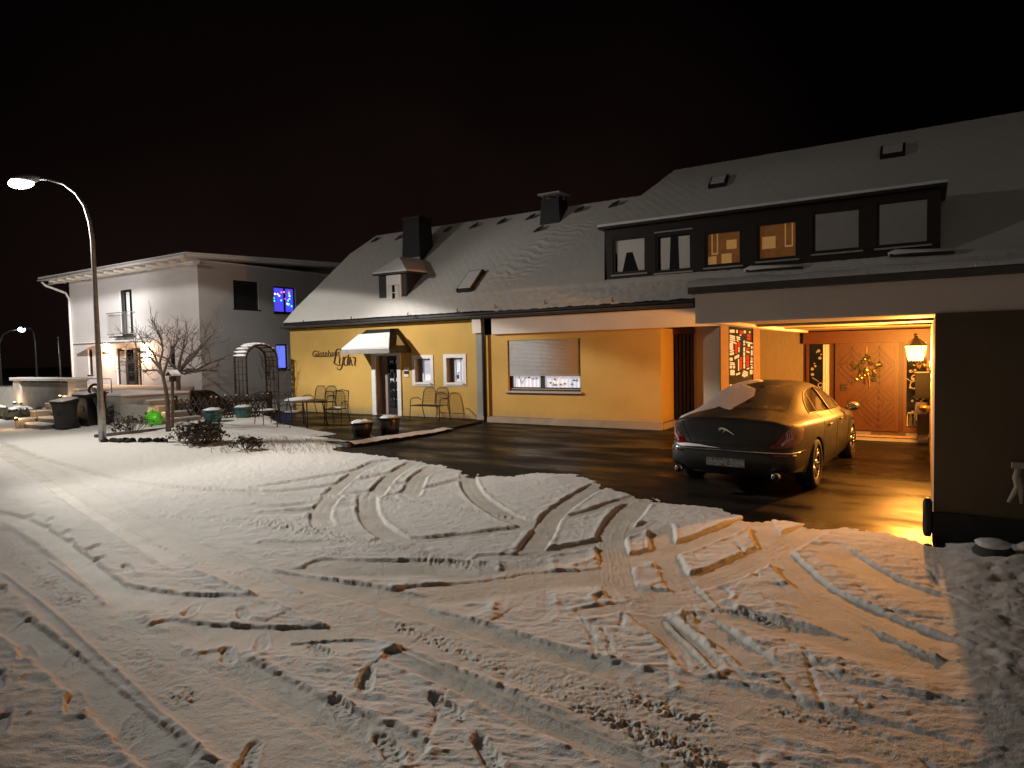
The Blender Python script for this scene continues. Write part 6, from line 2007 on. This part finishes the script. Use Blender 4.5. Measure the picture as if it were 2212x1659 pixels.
p1 = onz(893, 911, TZ); p2 = onz(640, 893, TZ)
bench = make_bench()
bench['label'] = 'double seat wire bench below the two small white windows'; bench['group'] = 'wire garden benches at the yellow wall'
bench.location = (-12.55, 15.30, TZ)
copy_thing(bench, (-17.30, 15.28, TZ), R(3), 'double seat wire bench behind the snowy table, under the lettering')

# snowy table
tp = onz(645, 922, TZ)
tb = thing('garden_table', 'dark garden table with a heap of snow on its left half', 'table', (tp[0], tp[1], TZ))
tx, ty = tp[0], tp[1]+.25
mb = MB(); mb.lathe([(.0, .695), (.62, .695), (.64, .70), (.645, .715), (.64, .725), (0, .725)], (tx, ty, TZ), 'dark_metal', 36, 1.08, .78); mb.build('tabletop', tb)
for sx in (-1, 1):
    for sy in (-1, 1):
        mb = MB(); mb.tube([(tx+sx*.40, ty+sy*.28, TZ+.69), (tx+sx*.44, ty+sy*.31, TZ+.3), (tx+sx*.50, ty+sy*.36, TZ)], .018, 'dark_metal', 7); mb.build('leg', tb, True)
mb = MB(); mb.ball((tx-.22, ty, TZ+.735), .43, .42, .075, 'snow_cap', 22, 10, .04); mb.build('snow', tb, True)

# garden chairs


def make_chair():
    t = thing('garden_chair', '', 'chair', (0, 0, 0))
    fr = MB()
    for s_ in (-1, 1):
        fr.tube([(s_*.26, -.27, 0), (s_*.26, -.24, .42), (s_*.26, -.20, .62), (s_*.26, .05, .64), (s_*.25, .22, .60)], .012, 'dark_metal', 7)
        fr.tube([(s_*.25, .30, 0), (s_*.25, .20, .42), (s_*.24, .32, .92)], .012, 'dark_metal', 7)
    fr.tube([(-.26, -.24, .42), (.26, -.24, .42)], .011, 'dark_metal', 6)
    fr.tube([(-.24, .32, .92), (0, .34, .96), (.24, .32, .92)], .012, 'dark_metal', 7)
    local(fr.build('frame', t, True))
    se = MB()
    for k in range(12): se.tube([(-.24+.0436*k, -.24, .43), (-.24+.0436*k, .20, .42)], .005, 'dark_metal', 4)
    for k in range(9): se.tube([(-.25, -.22+.05*k, .428), (.25, -.22+.05*k, .428)], .004, 'dark_metal', 4)
    local(se.build('seat', t))
    bk = MB()
    for k in range(12): bk.tube([(-.23+.0418*k, .205, .44), (-.22+.04*k, .32, .93)], .004, 'dark_metal', 4)
    for k in range(10): z_ = .46+.048*k; bk.tube([(-.245, .20+.24*(z_-.42), z_), (.245, .20+.24*(z_-.42), z_)], .004, 'dark_metal', 4)
    local(bk.build('backrest', t))
    sn = MB(); sn.ball((0, -.02, .45), .23, .20, .035, 'snow_cap', 14, 6, .05); local(sn.build('snow', t, True))
    return t


chair = make_chair()
chair['label'] = 'snowy wire chair standing left of the garden table'; chair['group'] = 'wire garden chairs round the table'
p = onz(571, 920, TZ); chair.location = (p[0], p[1]+.12, TZ); chair.rotation_euler = (0, 0, R(80))
copy_thing(chair, (tx+.05, ty-.52, TZ), R(182), 'snowy wire chair pushed under the near side of the garden table')
copy_thing(chair, (tx+.35, ty+.85, TZ), R(20), 'snowy wire chair behind the garden table, nearest the lettered wall')

# wheelie bins


def make_bin():
    t = thing('wheelie_bin', '', 'bin', (0, 0, 0))
    b = MB()
    vs = [(-.20, -.22, .05), (.20, -.22, .05), (.20, .22, .05), (-.20, .22, .05), (-.27, -.30, .90), (.27, -.30, .90), (.27, .28, .90), (-.27, .28, .90)]
    b.add(vs, [(3, 2, 1, 0), (4, 5, 6, 7), (0, 1, 5, 4), (1, 2, 6, 5), (2, 3, 7, 6), (3, 0, 4, 7)], 'black_plastic')
    b.box((-.285, -.315, .86), (.285, .295, .895), 'black_plastic'); b.box((-.10, -.285, .45), (.10, -.26, .62), 'dark_metal')
    local(b.build('body', t, bevel=.012))
    l_ = MB(); l_.add([(-.30, -.34, .90), (.30, -.34, .90), (.30, .30, .90), (-.30, .30, .90), (-.29, -.33, .945), (.29, -.33, .945), (.27, .30, 1.02), (-.27, .30, 1.02)], [(3, 2, 1, 0), (4, 5, 6, 7), (0, 1, 5, 4), (1, 2, 6, 5), (2, 3, 7, 6), (3, 0, 4, 7)], 'black_plastic')
    local(l_.build('lid', t, bevel=.012))
    h_ = MB(); h_.tube([(-.24, .30, .95), (-.24, .38, .97), (.24, .38, .97), (.24, .30, .95)], .016, 'black_plastic', 7); local(h_.build('handle', t))
    for s_ in (-1, 1):
        w_ = MB(); w_.tube([(s_*.22, .24, .10), (s_*.27, .24, .10)], .10, 'tyre', 14); local(w_.build('wheel', t))
    s_ = MB(); s_.add([(-.31, -.35, .948), (.31, -.35, .948), (.29, .31, 1.025), (-.29, .31, 1.025), (-.26, -.30, 1.0), (.26, -.30, 1.0), (.24, .27, 1.075), (-.24, .27, 1.075)], [(3, 2, 1, 0), (4, 5, 6, 7), (0, 1, 5, 4), (1, 2, 6, 5), (2, 3, 7, 6), (3, 0, 4, 7)], 'snow_cap')
    local(s_.build('snow', t, True))
    return t


bn = make_bin(); bn['label'] = 'smaller black wheelie bin with snowy lid, nearer the snowy stairs'; bn['group'] = 'wheelie bins at the roadside'
bn.location = (-21.28, 9.25, 0.04); bn.rotation_euler = (0, 0, R(14)); bn.scale = (.85, .85, .86)
copy_thing(bn, (-21.35, 9.98, 0.04), R(10), 'larger black wheelie bin with snowy lid, beside the street lamp pole').scale = (1.05, 1.05, 1.03)

# wheelbarrow leaning on the wall
wbm = thing('wheelbarrow', 'upended wheelbarrow leaning against the pale forecourt wall', 'wheelbarrow', (-21.1, 10.5, 0))
tl = Matrix.Rotation(R(-68), 3, 'X')
off = Vector((-21.05, 10.22, .10))


def wbp(x, y, z): return tl @ Vector((x, y, z))+off


mb = MB()
q = [(-.28, -.75, .10), (.28, -.75, .10), (.24, -.10, .10), (-.24, -.10, .10), (-.36, -.95, -.14), (.36, -.95, -.14), (.30, -.02, -.14), (-.30, -.02, -.14)]
mb.add([wbp(*v) for v in q], [(0, 1, 2, 3), (0, 1, 5, 4), (1, 2, 6, 5), (2, 3, 7, 6), (3, 0, 4, 7)], 'dark_metal'); mb.build('tray', wbm)
mb = MB()
for s_ in (-1, 1):
    mb.tube([wbp(s_*.06, -1.15, .16), wbp(s_*.22, -.7, .14), wbp(s_*.26, -.1, .14), wbp(s_*.30, .45, .10)], .017, 'dark_metal', 7)
    mb.tube([wbp(s_*.25, -.2, .14), wbp(s_*.27, -.12, .42), wbp(s_*.25, -.45, .14)], .014, 'dark_metal', 7)
mb.build('frame', wbm, True)
mb = MB()
for k in range(16):
    t0_, t1_ = 2*math.pi*k/16, 2*math.pi*(k+1)/16
    mb.tube([wbp(0, -1.05+.17*math.cos(t0_), .18+.17*math.sin(t0_)), wbp(0, -1.05+.17*math.cos(t1_), .18+.17*math.sin(t1_))], .038, 'tyre', 8)
mb.tube([wbp(-.05, -1.05, .18), wbp(.05, -1.05, .18)], .06, 'galvanised', 10)
mb.build('wheel', wbm, True)
rg = random.Random(6)
for k in range(4):
    c_ = wbp(rg.uniform(-.2, .2), rg.uniform(-.9, -.1), .16); mb = MB(); mb.ball(c_, .07, .04, .045, 'snow_cap', 8, 6, .2); mb.build('snow', wbm, True)
# green sack
p = onz(326, 906, .24)
mb = MB()
for k in range(9):
    mb.ball((p[0]+random.uniform(-.17, .17), p[1]+.12+random.uniform(-.12, .12), .17+random.uniform(-.05, .10)), .19, .17, .19, 'green_plastic', 14, 9, .10)
mb.ball((p[0]-.12, p[1]+.1, .42), .06, .06, .10, 'green_plastic', 8, 6, .2)
tag(mb.build('garden_sack', smooth=True), 'bright green plastic sack lying by the lit stairs', 'sack')

# shrubs


def shrub(name, label, cx, cy, rx, ry, h, n_, seed, leaf, m='twig', grp=None):
    t = thing(name, label, 'shrub', (cx, cy, 0), group=grp)
    rg = random.Random(seed); mb = MB(); lf = MB(); sn = MB()
    for k in range(n_):
        a = rg.uniform(0, 6.283); rr = math.sqrt(rg.random())
        p0 = Vector((cx+rx*.55*rr*math.cos(a), cy+ry*.55*rr*math.sin(a), .02))
        d = Vector((math.cos(a)*rr*1.0, math.sin(a)*rr*1.0, 1.0-.25*rr))
        tips = []
        grow(mb, p0, d, h*.6, .009, 2, rg, m, .7, .05, tips, .004)
        for q in tips:
            if q.z < .04: continue
            for w in range(leaf):
                c_ = q+Vector((rg.uniform(-.05, .05), rg.uniform(-.05, .05), rg.uniform(-.05, .04)))
                u = Vector((rg.uniform(-1, 1), rg.uniform(-1, 1), rg.uniform(-1, 1))).normalized(); v = u.orthogonal()
                s_ = rg.uniform(.012, .026)
                lf.add([c_-u*s_*1.7, c_+v*s_, c_+u*s_*1.7, c_-v*s_], [(0, 1, 2, 3)], 'shrub_leaf')
            if rg.random() < .05: sn = MB(); sn.ball(q, .035, .035, .018, 'snow_cap', 6, 4, .2); sn.build('snow', t, True)
    mb.build('stem', t)
    if leaf: lf.build('foliage', t)
    return t


shrub('bushy_shrub', 'wide dark bushy shrub at the snowy bed edge', -14.35, 8.98, .58, .34, .40, 80, 3, 3)
shrub('low_shrub', 'small knobbly dark shrub beside the street lamp pole', onz(287, 938)[0], onz(287, 938)[1], .17, .15, .42, 12, 5, 2)
shrub('low_shrub', 'tiny twiggy shrub between the lamp pole and the knobbly shrub', onz(258, 940)[0], onz(258, 940)[1], .11, .10, .24, 5, 6, 2)
p = onz(533, 975); shrub('low_shrub', 'tiny dark spiky shrub alone in the snow before the terrace kerb', p[0], p[1], .16, .14, .26, 14, 8, 3)
# grass blades poking through the snow of the bed
mb = MB(); rg = random.Random(77)
for k in range(420):
    px, py = rg.uniform(455, 745), 0
    kk = onz(px, rg.uniform(952, 985)) if px > 560 else onz(px, rg.uniform(945, 985))
    d = Vector((rg.uniform(-.6, .6), rg.uniform(-.6, .6), 1)).normalized(); L = rg.uniform(.07, .17)
    a = Vector((kk[0], kk[1], .04)); sd = Vector((d.y, -d.x, 0))*.006+Vector((.004, 0, 0))
    mb.add([a-sd, a+sd, a+d*L*.6+sd*.6+Vector((0, 0, .0)), a+d*L+Vector((d.x, d.y, 0))*.04], [(0, 1, 2, 3)], 'dry_grass')
o = mb.build('grass_blades'); o['kind'] = 'stuff'
# dark edging of the bed beside the lamp
ed = MB(); e0, e1 = onz(205, 948), onz(372, 930)
e2 = onz(352, 958); e3 = onz(232, 958)
for a, b_ in ((e0, e1),): ed.bar((a[0], a[1], .05), (b_[0], b_[1], .05), .10, .12, 'concrete_dark')
structure(ed.build('bed_edging'))
rg = random.Random(41)
mb = MB()
for k in range(16):
    t = k/15; q = e3+(e2-e3)*t; mb.ball((q[0]+rg.uniform(-.1, .1), q[1]+rg.uniform(-.08, .08), .07), rg.uniform(.06, .12), rg.uniform(.06, .1), .06, 'earth', 8, 6, .25)
o = mb.build('soil_clods'); o['kind'] = 'stuff'
